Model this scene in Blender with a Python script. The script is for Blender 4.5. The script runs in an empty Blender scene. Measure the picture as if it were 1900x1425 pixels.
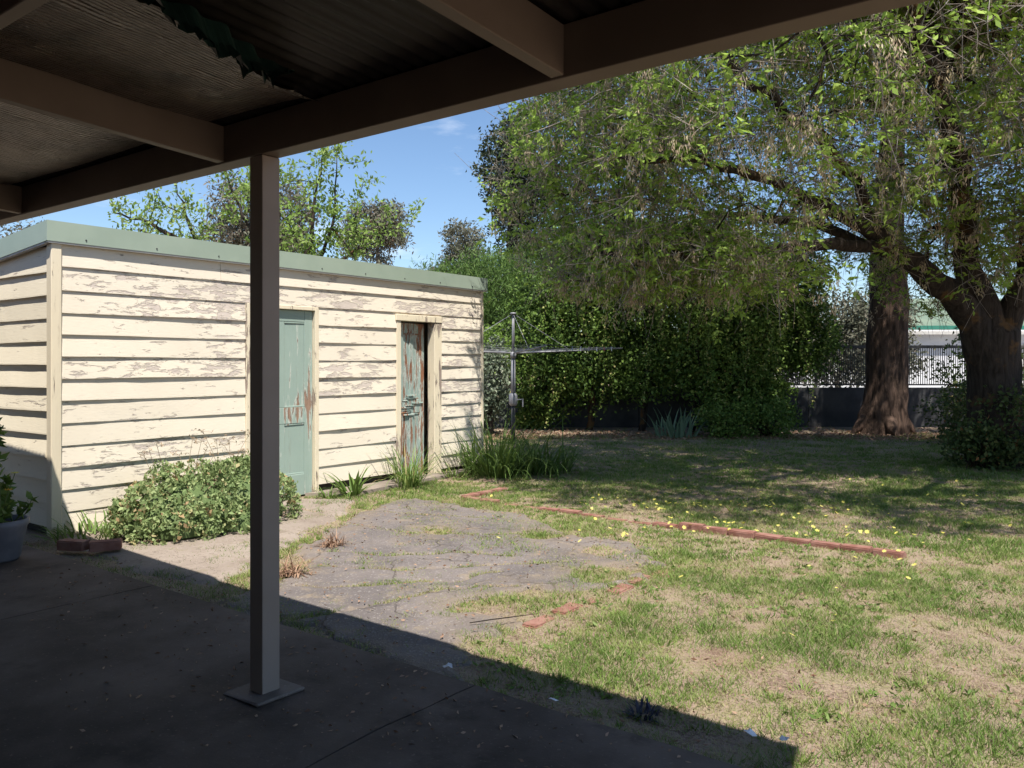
import bpy, bmesh, math, random
import numpy as np
from mathutils import Vector

random.seed(7)
RNG = np.random.default_rng(11)
scene = bpy.context.scene
COL = scene.collection
rad = math.radians
YAW = rad(37.66)
CY, SY = math.cos(YAW), math.sin(YAW)

# ------------------------------------------------------------------ camera
cam_d = bpy.data.cameras.new('camera')
cam = bpy.data.objects.new('camera', cam_d)
COL.objects.link(cam)
scene.camera = cam
cam.location = (0, 0, 1.5)
cam.rotation_euler = (rad(90), 0, YAW)
cam_d.sensor_width = 36.0
cam_d.lens = 36.0 * 1540 / 1900
cam_d.shift_y = -0.0213
cam_d.clip_start = 0.05
cam_d.clip_end = 2000

# ------------------------------------------------------------------ sun and sky
SUN_T = Vector((0.42, -0.325, 1.0)).normalized()      # towards the sun
SUN_EL = math.asin(SUN_T.z)
sun_d = bpy.data.lights.new('sun', 'SUN')
sun_d.energy = 5.0
sun_d.angle = rad(0.53)
sun_d.color = (1.0, 0.95, 0.87)
sun = bpy.data.objects.new('sun', sun_d)
COL.objects.link(sun)
sun.rotation_euler = SUN_T.to_track_quat('Z', 'Y').to_euler()
sun.location = (0, 0, 30)

world = bpy.data.worlds.new('World')
scene.world = world
world.use_nodes = True
wn, wl = world.node_tree.nodes, world.node_tree.links
wn.clear()
w_out = wn.new('ShaderNodeOutputWorld')
w_bg = wn.new('ShaderNodeBackground')
w_bg.inputs['Strength'].default_value = 0.094
w_sky = wn.new('ShaderNodeTexSky')
w_sky.sky_type = 'NISHITA'
w_sky.sun_disc = False
w_sky.sun_elevation = SUN_EL
w_sky.sun_rotation = math.atan2(SUN_T.x, SUN_T.y)
w_sky.altitude = 0
w_sky.air_density = 1.0
w_sky.dust_density = 0.15
w_sky.ozone_density = 5.0
# thin fair-weather cloud
w_tc = wn.new('ShaderNodeTexCoord')
w_map = wn.new('ShaderNodeMapping')
w_map.inputs['Scale'].default_value = (1.0, 1.0, 3.6)
w_map.inputs['Location'].default_value = (3.1, 1.7, 0.35)
w_noise = wn.new('ShaderNodeTexNoise')
w_noise.inputs['Scale'].default_value = 2.6
w_noise.inputs['Detail'].default_value = 7
w_noise.inputs['Roughness'].default_value = 0.58
w_ramp = wn.new('ShaderNodeValToRGB')
w_ramp.color_ramp.elements[0].position = 0.56
w_ramp.color_ramp.elements[0].color = (0, 0, 0, 1)
w_ramp.color_ramp.elements[1].position = 0.78
w_ramp.color_ramp.elements[1].color = (0.85, 0.85, 0.85, 1)
w_mix = wn.new('ShaderNodeMix')
w_mix.data_type = 'RGBA'
w_mix.inputs['B'].default_value = (8.5, 8.8, 9.4, 1)
wl.new(w_tc.outputs['Generated'], w_map.inputs['Vector'])
wl.new(w_map.outputs['Vector'], w_noise.inputs['Vector'])
wl.new(w_noise.outputs['Fac'], w_ramp.inputs['Fac'])
wl.new(w_ramp.outputs['Color'], w_mix.inputs['Factor'])
wl.new(w_sky.outputs['Color'], w_mix.inputs['A'])
wl.new(w_mix.outputs['Result'], w_bg.inputs['Color'])
wl.new(w_bg.outputs['Background'], w_out.inputs['Surface'])

scene.view_settings.view_transform = 'Standard'
scene.view_settings.look = 'None'
scene.view_settings.exposure = 0.76
scene.view_settings.gamma = 1.0
scene.view_settings.use_curve_mapping = False
scene.render.engine = 'CYCLES'
scene.cycles.max_bounces = 5
scene.cycles.diffuse_bounces = 3
scene.cycles.glossy_bounces = 2
scene.cycles.transmission_bounces = 4
scene.cycles.transparent_max_bounces = 4
scene.cycles.use_denoising = True


# ------------------------------------------------------------------ helpers
def at(r, f, z=0.0):
    """yard frame turned to run along the back fence: r along it, f towards it"""
    return (r * CY - f * SY, r * SY + f * CY, z)


def at_arr(a):
    a = np.asarray(a, float)
    return np.stack([a[:, 0] * CY - a[:, 1] * SY, a[:, 0] * SY + a[:, 1] * CY, a[:, 2]], 1)


_tab = RNG.random((256, 256))


def vnoise(x, y, s=1.0, off=0.0):
    x = np.asarray(x, float) * s + 37.3 + off
    y = np.asarray(y, float) * s + 91.7 - off
    xi, yi = np.floor(x).astype(int), np.floor(y).astype(int)
    fx, fy = x - xi, y - yi
    fx, fy = fx * fx * (3 - 2 * fx), fy * fy * (3 - 2 * fy)
    g = lambda a, b: _tab[a % 256, b % 256]
    return (g(xi, yi) * (1 - fx) + g(xi + 1, yi) * fx) * (1 - fy) + (g(xi, yi + 1) * (1 - fx) + g(xi + 1, yi + 1) * fx) * fy


def fbm(x, y, s=1.0, o=4, off=0.0):
    t, a, n = 0.0, 1.0, 0.0
    for k in range(o):
        t = t + a * vnoise(x, y, s * 2 ** k, off + 13.1 * k)
        n += a
        a *= 0.5
    return t / n


def link(o, parent=None):
    COL.objects.link(o)
    if parent is not None:
        o.parent = parent
    return o


def props(o, label=None, cat=None, group=None, kind=None):
    if label:
        o['label'] = label
    if cat:
        o['category'] = cat
    if group:
        o['group'] = group
    if kind:
        o['kind'] = kind
    return o


def empty(name, loc, label, cat, group=None, rz=0.0):
    o = bpy.data.objects.new(name, None)
    o.location = loc
    o.rotation_euler = (0, 0, rz)
    o.empty_display_size = 0.2
    link(o)
    return props(o, label, cat, group)


def rel(parent, o):
    """o's mesh was made in world coordinates; parent it without moving it"""
    o.parent = parent
    m = parent.matrix_basis
    o.matrix_parent_inverse = m.inverted()
    return o


def mesh_obj(name, verts, faces, mat, parent=None, smooth=False, attrs=None):
    me = bpy.data.meshes.new(name)
    if isinstance(faces, np.ndarray):
        verts = np.asarray(verts, np.float32)
        nf, k = faces.shape
        me.vertices.add(len(verts))
        me.vertices.foreach_set('co', verts.ravel())
        me.loops.add(nf * k)
        me.loops.foreach_set('vertex_index', faces.astype(np.int32).ravel())
        me.polygons.add(nf)
        me.polygons.foreach_set('loop_start', np.arange(0, nf * k, k, dtype=np.int32))
        me.polygons.foreach_set('loop_total', np.full(nf, k, np.int32))
        me.update(calc_edges=True)
    else:
        me.from_pydata([tuple(map(float, v)) for v in verts], [], faces)
        me.update()
    if attrs:
        for an, arr in attrs.items():
            a = me.attributes.new(an, 'FLOAT', 'POINT')
            a.data.foreach_set('value', np.asarray(arr, np.float32))
    if smooth:
        me.polygons.foreach_set('use_smooth', np.ones(len(me.polygons), bool))
    mats = mat if isinstance(mat, (list, tuple)) else [mat]
    for m in mats:
        me.materials.append(m)
    o = bpy.data.objects.new(name, me)
    COL.objects.link(o)
    if parent is not None:
        rel(parent, o)
    return o


def box_bm(bm, x0, x1, y0, y1, z0, z1):
    vs = [bm.verts.new(p) for p in ((x0, y0, z0), (x1, y0, z0), (x1, y1, z0), (x0, y1, z0),
                                    (x0, y0, z1), (x1, y0, z1), (x1, y1, z1), (x0, y1, z1))]
    for f in ((0, 3, 2, 1), (4, 5, 6, 7), (0, 1, 5, 4), (1, 2, 6, 5), (2, 3, 7, 6), (3, 0, 4, 7)):
        bm.faces.new([vs[i] for i in f])


def box(name, b, mat, parent=None, bevel=0.0, seg=1, jitter=0.0):
    bm = bmesh.new()
    box_bm(bm, *b)
    if jitter:
        for v in bm.verts:
            v.co += Vector([random.uniform(-jitter, jitter) for _ in range(3)])
    if bevel:
        bmesh.ops.bevel(bm, geom=list(bm.edges), offset=bevel, segments=seg, affect='EDGES', profile=0.5)
    me = bpy.data.meshes.new(name)
    bm.to_mesh(me)
    bm.free()
    me.materials.append(mat)
    o = bpy.data.objects.new(name, me)
    COL.objects.link(o)
    if parent is not None:
        rel(parent, o)
    return o


def tube_arrays(path, radii, k, twist=0.0):
    path = np.asarray(path, float)
    n = len(path)
    tan = np.gradient(path, axis=0)
    tan /= np.linalg.norm(tan, axis=1)[:, None] + 1e-9
    ref = np.array([0.0, 0, 1]) if abs(tan[0, 2]) < 0.8 else np.array([1.0, 0, 0])
    u = np.zeros_like(tan)
    q = np.cross(tan[0], ref)
    for i in range(n):                       # carry the frame along the path
        q = q - tan[i] * q.dot(tan[i])
        q = q / (math.sqrt(q.dot(q)) + 1e-9)
        u[i] = q
    v = np.cross(tan, u)
    a = np.arange(k) / k * 2 * math.pi + twist
    ring = np.cos(a)[None, :, None] * u[:, None, :] + np.sin(a)[None, :, None] * v[:, None, :]
    vs = (path[:, None, :] + ring * np.asarray(radii, float)[:, None, None]).reshape(-1, 3)
    i = np.arange(n - 1)[:, None] * k
    j = np.arange(k)[None, :]
    j2 = (j + 1) % k
    f = np.stack([i + j, i + j2, i + k + j2, i + k + j], -1).reshape(-1, 4)
    return vs, f


class Soup:
    """collects quads (4-vertex faces) with one value per vertex"""
    def __init__(self):
        self.v, self.f, self.a, self.n = [], [], [], 0

    def add(self, v, f, a=0.0):
        v = np.asarray(v, float)
        self.v.append(v)
        self.f.append(np.asarray(f) + self.n)
        self.a.append(np.broadcast_to(np.asarray(a, float), (len(v),)) if np.ndim(a) == 0 else np.asarray(a, float))
        self.n += len(v)

    def obj(self, name, mat, parent=None, smooth=False):
        return mesh_obj(name, np.concatenate(self.v), np.concatenate(self.f), mat, parent, smooth,
                        {'tint': np.concatenate(self.a)})


def unit(a):
    return a / (np.linalg.norm(a, axis=-1, keepdims=True) + 1e-9)


def leaves(cen, dirs, length, width, fold=0.25, rng=RNG):
    """one folded lozenge per centre: base, right, tip, left"""
    n = len(cen)
    d = unit(dirs)
    r = unit(np.cross(d, rng.normal(size=(n, 3))))
    nn = np.cross(d, r)
    L = np.broadcast_to(length, (n,))[:, None]
    W = np.broadcast_to(width, (n,))[:, None]
    b = cen
    t = cen + d * L + nn * L * rng.uniform(-0.25, 0.25, (n, 1))
    m = cen + d * L * 0.45
    p = m + r * W * 0.5 + nn * W * fold
    q = m - r * W * 0.5 + nn * W * fold
    v = np.stack([b, p, t, q], 1).reshape(-1, 3)
    f = np.arange(4 * n).reshape(n, 4)
    return v, f


def blades(base, tip, width, rng=RNG):
    """thin triangles with a random facing"""
    n = len(base)
    a = rng.uniform(0, 2 * math.pi, n)
    s = np.stack([np.cos(a), np.sin(a), np.zeros(n)], 1) * (np.broadcast_to(width, (n,))[:, None] * 0.5)
    v = np.stack([base - s, base + s, tip], 1).reshape(-1, 3)
    return v, np.arange(3 * n).reshape(n, 3)


def strap(base, heading, length, width, bend, lift, seg=5):
    """one arching strap leaf"""
    t = np.linspace(0, 1, seg + 1)
    h = np.array([math.cos(heading), math.sin(heading), 0])
    ang = lift - bend * t ** 1.5
    dx = np.cumsum(np.cos(ang)) - np.cos(ang)[0]
    dz = np.cumsum(np.sin(ang)) - np.sin(ang)[0]
    p = np.asarray(base)[None] + (h[None] * dx[:, None] + np.array([0, 0, 1.0])[None] * dz[:, None]) * length / seg
    p[:, 2] = np.maximum(p[:, 2], base[2] + 0.004)
    s = np.array([-h[1], h[0], 0])
    w = width * (1 - t ** 2.2) * 0.5 + 0.0006
    v = np.stack([p - s * w[:, None], p + s * w[:, None]], 1).reshape(-1, 3)
    i = np.arange(seg) * 2
    f = np.stack([i, i + 1, i + 3, i + 2], 1)
    return v, f


# ------------------------------------------------------------------ materials
class Nt:
    def __init__(self, name):
        self.m = bpy.data.materials.new(name)
        self.m.use_nodes = True
        self.n, self.l = self.m.node_tree.nodes, self.m.node_tree.links
        self.n.clear()
        self.out = self.n.new('ShaderNodeOutputMaterial')
        self.geo = self.n.new('ShaderNodeNewGeometry')

    def pos(self, scale=(1, 1, 1), rot=(0, 0, 0)):
        mp = self.n.new('ShaderNodeMapping')
        mp.inputs['Scale'].default_value = scale
        mp.inputs['Rotation'].default_value = rot
        self.l.new(self.geo.outputs['Position'], mp.inputs['Vector'])
        return mp.outputs['Vector']

    def noise(self, vec, scale, detail=4, rough=0.55, dist=0.0):
        t = self.n.new('ShaderNodeTexNoise')
        t.inputs['Scale'].default_value = scale
        t.inputs['Detail'].default_value = detail
        t.inputs['Roughness'].default_value = rough
        t.inputs['Distortion'].default_value = dist
        self.l.new(vec, t.inputs['Vector'])
        return t.outputs['Fac']

    def math(self, op, a, b=0.0, c=0.0, clamp=False):
        t = self.n.new('ShaderNodeMath')
        t.operation = op
        t.use_clamp = clamp
        for i, v in enumerate((a, b, c)):
            if isinstance(v, (int, float)):
                t.inputs[i].default_value = v
            else:
                self.l.new(v, t.inputs[i])
        return t.outputs[0]

    def step(self, v, lo, hi):
        t = self.n.new('ShaderNodeMapRange')
        t.interpolation_type = 'SMOOTHSTEP'
        t.inputs['From Min'].default_value = lo
        t.inputs['From Max'].default_value = hi
        self.l.new(v, t.inputs['Value'])
        return t.outputs['Result']

    def mix(self, f, a, b):
        t = self.n.new('ShaderNodeMix')
        t.data_type = 'RGBA'
        for s, v in (('Factor', f), ('A', a), ('B', b)):
            if isinstance(v, (int, float)):
                t.inputs[s].default_value = v
            elif isinstance(v, tuple):
                t.inputs[s].default_value = (*v, 1)
            else:
                self.l.new(v, t.inputs[s])
        return t.outputs['Result']

    def ramp(self, f, stops):
        t = self.n.new('ShaderNodeValToRGB')
        e = t.color_ramp.elements
        while len(e) < len(stops):
            e.new(0.5)
        for k, (p, c) in enumerate(stops):
            e[k].position = p
            e[k].color = (*c, 1)
        self.l.new(f, t.inputs['Fac'])
        return t.outputs['Color']

    def attr(self, name):
        t = self.n.new('ShaderNodeAttribute')
        t.attribute_name = name
        return t.outputs['Fac']

    def rand(self):
        return self.n.new('ShaderNodeObjectInfo').outputs['Random']

    def bump(self, h, strength=0.3, dist=0.01, prev=None):
        t = self.n.new('ShaderNodeBump')
        t.inputs['Strength'].default_value = strength
        t.inputs['Distance'].default_value = dist
        self.l.new(h, t.inputs['Height'])
        if prev is not None:
            self.l.new(prev, t.inputs['Normal'])
        return t.outputs['Normal']

    def surf(self, col, rough=0.8, normal=None, metal=0.0, spec=0.3):
        p = self.n.new('ShaderNodeBsdfPrincipled')
        for s, v in (('Base Color', col), ('Roughness', rough), ('Metallic', metal)):
            if isinstance(v, (int, float)):
                p.inputs[s].default_value = v
            elif isinstance(v, tuple):
                p.inputs[s].default_value = (*v, 1)
            else:
                self.l.new(v, p.inputs[s])
        p.inputs['Specular IOR Level'].default_value = spec
        if normal is not None:
            self.l.new(normal, p.inputs['Normal'])
        self.l.new(p.outputs['BSDF'], self.out.inputs['Surface'])
        return self.m


def m_simple(name, a, b, scale=6.0, rough=0.8, bump=0.15, bscale=60.0, bdist=0.004, metal=0.0, spec=0.3, lo=0.35, hi=0.65):
    t = Nt(name)
    p = t.pos()
    c = t.mix(t.step(t.noise(p, scale, 6), lo, hi), a, b)
    return t.surf(c, rough, t.bump(t.noise(p, bscale, 4), bump, bdist) if bump else None, metal, spec)


def m_leaf(name, stops, trans=0.35, rough=0.6):
    t = Nt(name)
    a = t.attr('tint')
    col = t.ramp(a, stops)
    d = t.n.new('ShaderNodeBsdfPrincipled')
    d.inputs['Roughness'].default_value = rough
    d.inputs['Specular IOR Level'].default_value = 0.25
    t.l.new(col, d.inputs['Base Color'])
    if trans <= 0:
        t.l.new(d.outputs[0], t.out.inputs['Surface'])
        return t.m
    tr = t.n.new('ShaderNodeBsdfTranslucent')
    t.l.new(col, tr.inputs['Color'])
    mx = t.n.new('ShaderNodeMixShader')
    mx.inputs['Fac'].default_value = trans
    t.l.new(d.outputs[0], mx.inputs[1])
    t.l.new(tr.outputs[0], mx.inputs[2])
    t.l.new(mx.outputs[0], t.out.inputs['Surface'])
    return t.m


def m_paint(name, paint_a, paint_b, wood_a, wood_b, stretch, lo, hi, big=0.5, rnd=0.3, under=None, rough=0.65):
    """weathered paint that flakes off along the grain"""
    t = Nt(name)
    ps0 = t.pos(stretch)
    va = t.n.new('ShaderNodeVectorMath')
    va.operation = 'ADD'
    cb = t.n.new('ShaderNodeCombineXYZ')
    for ax in ('X', 'Y', 'Z'):
        t.l.new(t.math('MULTIPLY', t.rand(), 61.0 + ord(ax)), cb.inputs[ax])
    t.l.new(ps0, va.inputs[0])
    t.l.new(cb.outputs[0], va.inputs[1])
    ps = va.outputs[0]
    p = t.pos()
    n1 = t.noise(ps, 1.0, 9, 0.72, 0.4)
    n2 = t.noise(p, 1.3, 3)
    v = t.math('ADD', n1, t.math('MULTIPLY', t.math('SUBTRACT', n2, 0.5), big))
    v = t.math('ADD', v, t.math('MULTIPLY', t.math('SUBTRACT', t.rand(), 0.5), rnd))
    mask = t.step(v, lo, hi)
    grain = t.noise(t.pos(tuple(s * 4 for s in stretch)), 1.0, 5, 0.6)
    wood = t.mix(grain, wood_a, wood_b)
    pc = t.mix(t.noise(p, 3.0, 6), paint_a, paint_b)
    dirt = t.step(t.noise(ps, 2.3, 8, 0.7), 0.56, 0.75)
    pc = t.mix(t.math('MULTIPLY', dirt, 0.35), pc, wood_a)
    if under:
        m2 = t.step(v, lo - 0.05, lo)
        pc = t.mix(m2, pc, under)
    col = t.mix(mask, pc, wood)
    h = t.math('ADD', t.math('MULTIPLY', mask, -1.0), t.math('MULTIPLY', grain, 0.35))
    return t.surf(col, rough, t.bump(h, 0.9, 0.005), 0, 0.3)


MAT = {}
MAT['cream_front'] = m_paint('cream_paint_front', (0.74, 0.66, 0.54), (0.69, 0.61, 0.49), (0.42, 0.35, 0.305), (0.64, 0.56, 0.485), (12, 4.4, 19), 0.555, 0.615, 0.34, 0.12)
MAT['cream_side'] = m_paint('cream_paint_side', (0.74, 0.66, 0.51), (0.69, 0.61, 0.47), (0.33, 0.26, 0.22), (0.50, 0.43, 0.38), (3.0, 14, 24), 0.64, 0.70, 0.3, 0.1)
MAT['cream_trim'] = m_paint('cream_paint_trim', (0.72, 0.63, 0.46), (0.66, 0.57, 0.43), (0.20, 0.14, 0.11), (0.40, 0.33, 0.28), (16, 16, 2.2), 0.55, 0.61, 0.6, 0.2)
MAT['door_green'] = m_paint('green_door_paint', (0.25, 0.33, 0.285), (0.31, 0.385, 0.335), (0.16, 0.08, 0.05), (0.42, 0.30, 0.22), (14, 14, 1.3), 0.66, 0.69, 0.4, 0.16, (0.52, 0.54, 0.48))
MAT['door_peel'] = m_paint('peeling_green_door_paint', (0.23, 0.31, 0.28), (0.30, 0.38, 0.345), (0.12, 0.05, 0.03), (0.38, 0.18, 0.10), (20, 20, 2.2), 0.50, 0.535, 0.5, 0.08, (0.55, 0.57, 0.52))
MAT['fascia'] = m_simple('pale_green_steel', (0.27, 0.33, 0.265), (0.30, 0.36, 0.29), 2.0, 0.42, 0.05, 12, 0.004, 0.0, 0.5)
MAT['flange'] = m_simple('grey_steel_flange', (0.42, 0.40, 0.37), (0.5, 0.48, 0.45), 6, 0.5, 0.0)
MAT['dark_wood'] = m_simple('dark_shed_framing', (0.035, 0.028, 0.022), (0.06, 0.05, 0.04), 5, 0.9)
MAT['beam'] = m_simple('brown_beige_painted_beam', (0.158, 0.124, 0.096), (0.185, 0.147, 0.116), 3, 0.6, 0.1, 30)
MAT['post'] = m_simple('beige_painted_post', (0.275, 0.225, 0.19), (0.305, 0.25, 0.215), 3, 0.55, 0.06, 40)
MAT['roof_dark'] = m_simple('dark_roof_sheet', (0.018, 0.016, 0.014), (0.035, 0.03, 0.026), 3, 0.55, 0.0)
MAT['house_wall'] = m_simple('dark_brick_house_wall', (0.07, 0.045, 0.035), (0.11, 0.075, 0.06), 3, 0.85)
MAT['flap'] = m_simple('dark_green_sarking', (0.012, 0.035, 0.03), (0.02, 0.055, 0.045), 6, 0.5, 0.3, 30, 0.01)
MAT['galv'] = m_simple('galvanised_steel', (0.22, 0.22, 0.235), (0.31, 0.31, 0.33), 8, 0.5, 0.05, 40, 0.002, 0.3)
MAT['wire'] = m_simple('grey_line_wire', (0.24, 0.24, 0.28), (0.32, 0.32, 0.36), 8, 0.5, 0.0)
MAT['brick'] = m_simple('red_brick', (0.20, 0.085, 0.062), (0.29, 0.155, 0.12), 9, 0.9, 0.5, 90, 0.006)
MAT['plinth'] = m_simple('grey_fence_plinth', (0.055, 0.055, 0.06), (0.09, 0.09, 0.092), 2, 0.9, 0.2, 20)
MAT['rail'] = m_simple('dark_fence_rail', (0.045, 0.045, 0.048), (0.07, 0.068, 0.065), 5, 0.6, 0)
MAT['white_wall'] = m_simple('white_painted_wall', (0.56, 0.56, 0.585), (0.64, 0.64, 0.65), 1.5, 0.7, 0.05, 20)
MAT['green_roof'] = m_simple('green_tin_roof', (0.13, 0.18, 0.13), (0.17, 0.21, 0.15), 1.0, 0.5, 0)
MAT['green_trim'] = m_simple('green_gutter', (0.03, 0.16, 0.12), (0.04, 0.18, 0.13), 1.0, 0.5, 0)
MAT['cream_far'] = m_simple('cream_house_wall', (0.68, 0.62, 0.46), (0.72, 0.66, 0.5), 1.0, 0.7, 0)
MAT['pot'] = m_simple('grey_glazed_pot', (0.13, 0.13, 0.15), (0.19, 0.18, 0.20), 5, 0.55, 0.1)
MAT['soil'] = m_simple('potting_soil', (0.05, 0.035, 0.025), (0.09, 0.06, 0.045), 20, 0.95, 0.6, 60, 0.01)
MAT['stem_green'] = m_simple('green_stem', (0.08, 0.13, 0.04), (0.13, 0.17, 0.06), 12, 0.7, 0)
MAT['stem_dry'] = m_simple('dry_stem', (0.24, 0.17, 0.11), (0.36, 0.27, 0.18), 12, 0.9, 0)
MAT['petal_y'] = m_simple('yellow_petal', (0.70, 0.62, 0.10), (0.78, 0.70, 0.20), 30, 0.7, 0)
MAT['petal_o'] = m_simple('orange_petal', (0.75, 0.33, 0.03), (0.8, 0.5, 0.05), 30, 0.7, 0)
MAT['litter'] = m_simple('white_paper_scrap', (0.7, 0.7, 0.72), (0.78, 0.78, 0.8), 20, 0.7, 0)
MAT['blue'] = m_simple('dark_blue_leaf', (0.02, 0.022, 0.035), (0.04, 0.042, 0.07), 30, 0.6, 0)
MAT['peg'] = m_simple('plastic_peg', (0.5, 0.12, 0.12), (0.2, 0.4, 0.55), 3.0, 0.5, 0)


def m_bark(name, a, b, lichen=None, scale=9):
    t = Nt(name)
    p = t.pos((1, 1, 0.22))
    n = t.math('ADD', t.math('MULTIPLY', t.noise(p, scale, 8, 0.72, 1.0), 0.6), t.math('MULTIPLY', t.noise(t.pos((1, 1, 0.1)), scale * 2.2, 5, 0.6, 0.5), 0.4))
    col = t.mix(t.step(n, 0.35, 0.65), a, b)
    if lichen:
        col = t.mix(t.math('MULTIPLY', t.step(t.noise(t.pos(), 2.6, 6, 0.6), 0.55, 0.66), 0.8), col, lichen)
    return t.surf(col, 0.92, t.bump(n, 1.0, 0.09), 0, 0.15)


MAT['bark_a'] = m_bark('rough_grey_brown_bark', (0.022, 0.018, 0.015), (0.075, 0.060, 0.050), (0.15, 0.085, 0.035))
MAT['bark_b'] = m_bark('flaking_red_brown_bark', (0.026, 0.018, 0.014), (0.135, 0.088, 0.066), None, 7)
MAT['bark_far'] = m_bark('pale_gum_bark', (0.16, 0.13, 0.11), (0.32, 0.28, 0.24), None, 3)
MAT['twig'] = m_bark('grey_twig', (0.15, 0.12, 0.10), (0.46, 0.41, 0.36), None, 6)

G1, G2 = (0.055, 0.10, 0.022), (0.12, 0.20, 0.04)
MAT['leaf_elder'] = m_leaf('box_elder_leaf', [(0.0, (0.15, 0.24, 0.04)), (0.5, (0.27, 0.40, 0.065)), (1.0, (0.40, 0.54, 0.12))], 0.42)
MAT['tassel'] = m_leaf('tan_seed_tassel', [(0.0, (0.42, 0.31, 0.21)), (0.6, (0.58, 0.47, 0.32)), (1.0, (0.66, 0.58, 0.38))], 0.35)
MAT['leaf_b'] = m_leaf('dull_green_leaf', [(0.0, (0.045, 0.075, 0.025)), (0.6, (0.08, 0.12, 0.035)), (0.93, (0.15, 0.17, 0.06)), (1.0, (0.34, 0.15, 0.05))], 0.25)
MAT['leaf_vine'] = m_leaf('creeper_leaf', [(0.0, (0.06, 0.11, 0.025)), (0.6, (0.16, 0.26, 0.05)), (0.9, (0.28, 0.36, 0.09)), (1.0, (0.55, 0.50, 0.20))], 0.3)
MAT['leaf_dark'] = m_leaf('dark_evergreen_leaf', [(0.0, (0.030, 0.045, 0.022)), (0.7, (0.05, 0.07, 0.035)), (1.0, (0.09, 0.11, 0.06))], 0.15)
MAT['leaf_cyp'] = m_leaf('feathery_green_leaf', [(0.0, (0.05, 0.095, 0.025)), (0.6, (0.10, 0.18, 0.04)), (1.0, (0.18, 0.27, 0.07))], 0.3)
MAT['leaf_gum'] = m_leaf('gum_leaf', [(0.0, (0.09, 0.10, 0.065)), (0.6, (0.155, 0.155, 0.11)), (0.9, (0.20, 0.175, 0.14)), (1.0, (0.26, 0.17, 0.13))], 0.2)
MAT['leaf_fruit'] = m_leaf('spring_leaf', [(0.0, (0.13, 0.22, 0.04)), (0.6, (0.22, 0.34, 0.07)), (1.0, (0.32, 0.40, 0.14))], 0.4)
MAT['leaf_ivy'] = m_leaf('grey_green_ivy_leaf', [(0.0, (0.08, 0.11, 0.07)), (0.7, (0.17, 0.21, 0.14)), (1.0, (0.40, 0.42, 0.32))], 0.2)
MAT['leaf_mound'] = m_leaf('succulent_leaf', [(0.0, (0.10, 0.15, 0.055)), (0.55, (0.21, 0.28, 0.11)), (0.9, (0.34, 0.40, 0.18)), (1.0, (0.38, 0.26, 0.14))], 0.25)
MAT['leaf_strap'] = m_leaf('strap_leaf', [(0.0, (0.06, 0.11, 0.025)), (0.6, (0.13, 0.21, 0.045)), (0.9, (0.22, 0.30, 0.09)), (1.0, (0.45, 0.37, 0.17))], 0.35)
MAT['leaf_iris'] = m_leaf('blue_green_iris_leaf', [(0.0, (0.12, 0.20, 0.12)), (1.0, (0.26, 0.36, 0.24))], 0.3)
MAT['grass'] = m_leaf('lawn_blade', [(0.0, (0.11, 0.19, 0.035)), (0.35, (0.21, 0.29, 0.07)), (0.6, (0.29, 0.315, 0.11)), (0.8, (0.40, 0.34, 0.20)), (1.0, (0.40, 0.30, 0.21))], 0.3)
MAT['dead'] = m_leaf('dead_brown_weed', [(0.0, (0.20, 0.11, 0.07)), (1.0, (0.42, 0.28, 0.19))], 0.2)


def m_ground():
    t = Nt('patchy_lawn_soil')
    p = t.pos()
    fine = t.noise(p, 55, 6, 0.7)
    mid = t.noise(p, 4.2, 6, 0.62)
    c = t.ramp(t.math('ADD', t.math('MULTIPLY', fine, 0.55), t.math('MULTIPLY', mid, 0.45)),
               [(0.33, (0.075, 0.05, 0.037)), (0.44, (0.25, 0.175, 0.135)), (0.52, (0.36, 0.275, 0.21)), (0.60, (0.25, 0.225, 0.12)), (0.72, (0.40, 0.32, 0.24))])
    red = t.step(t.noise(p, 0.9, 5, 0.6), 0.55, 0.7)
    c = t.mix(t.math('MULTIPLY', red, 0.5), c, (0.25, 0.155, 0.11))
    n = t.bump(fine, 0.9, 0.02)
    return t.surf(c, 0.95, n, 0, 0.1)


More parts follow.
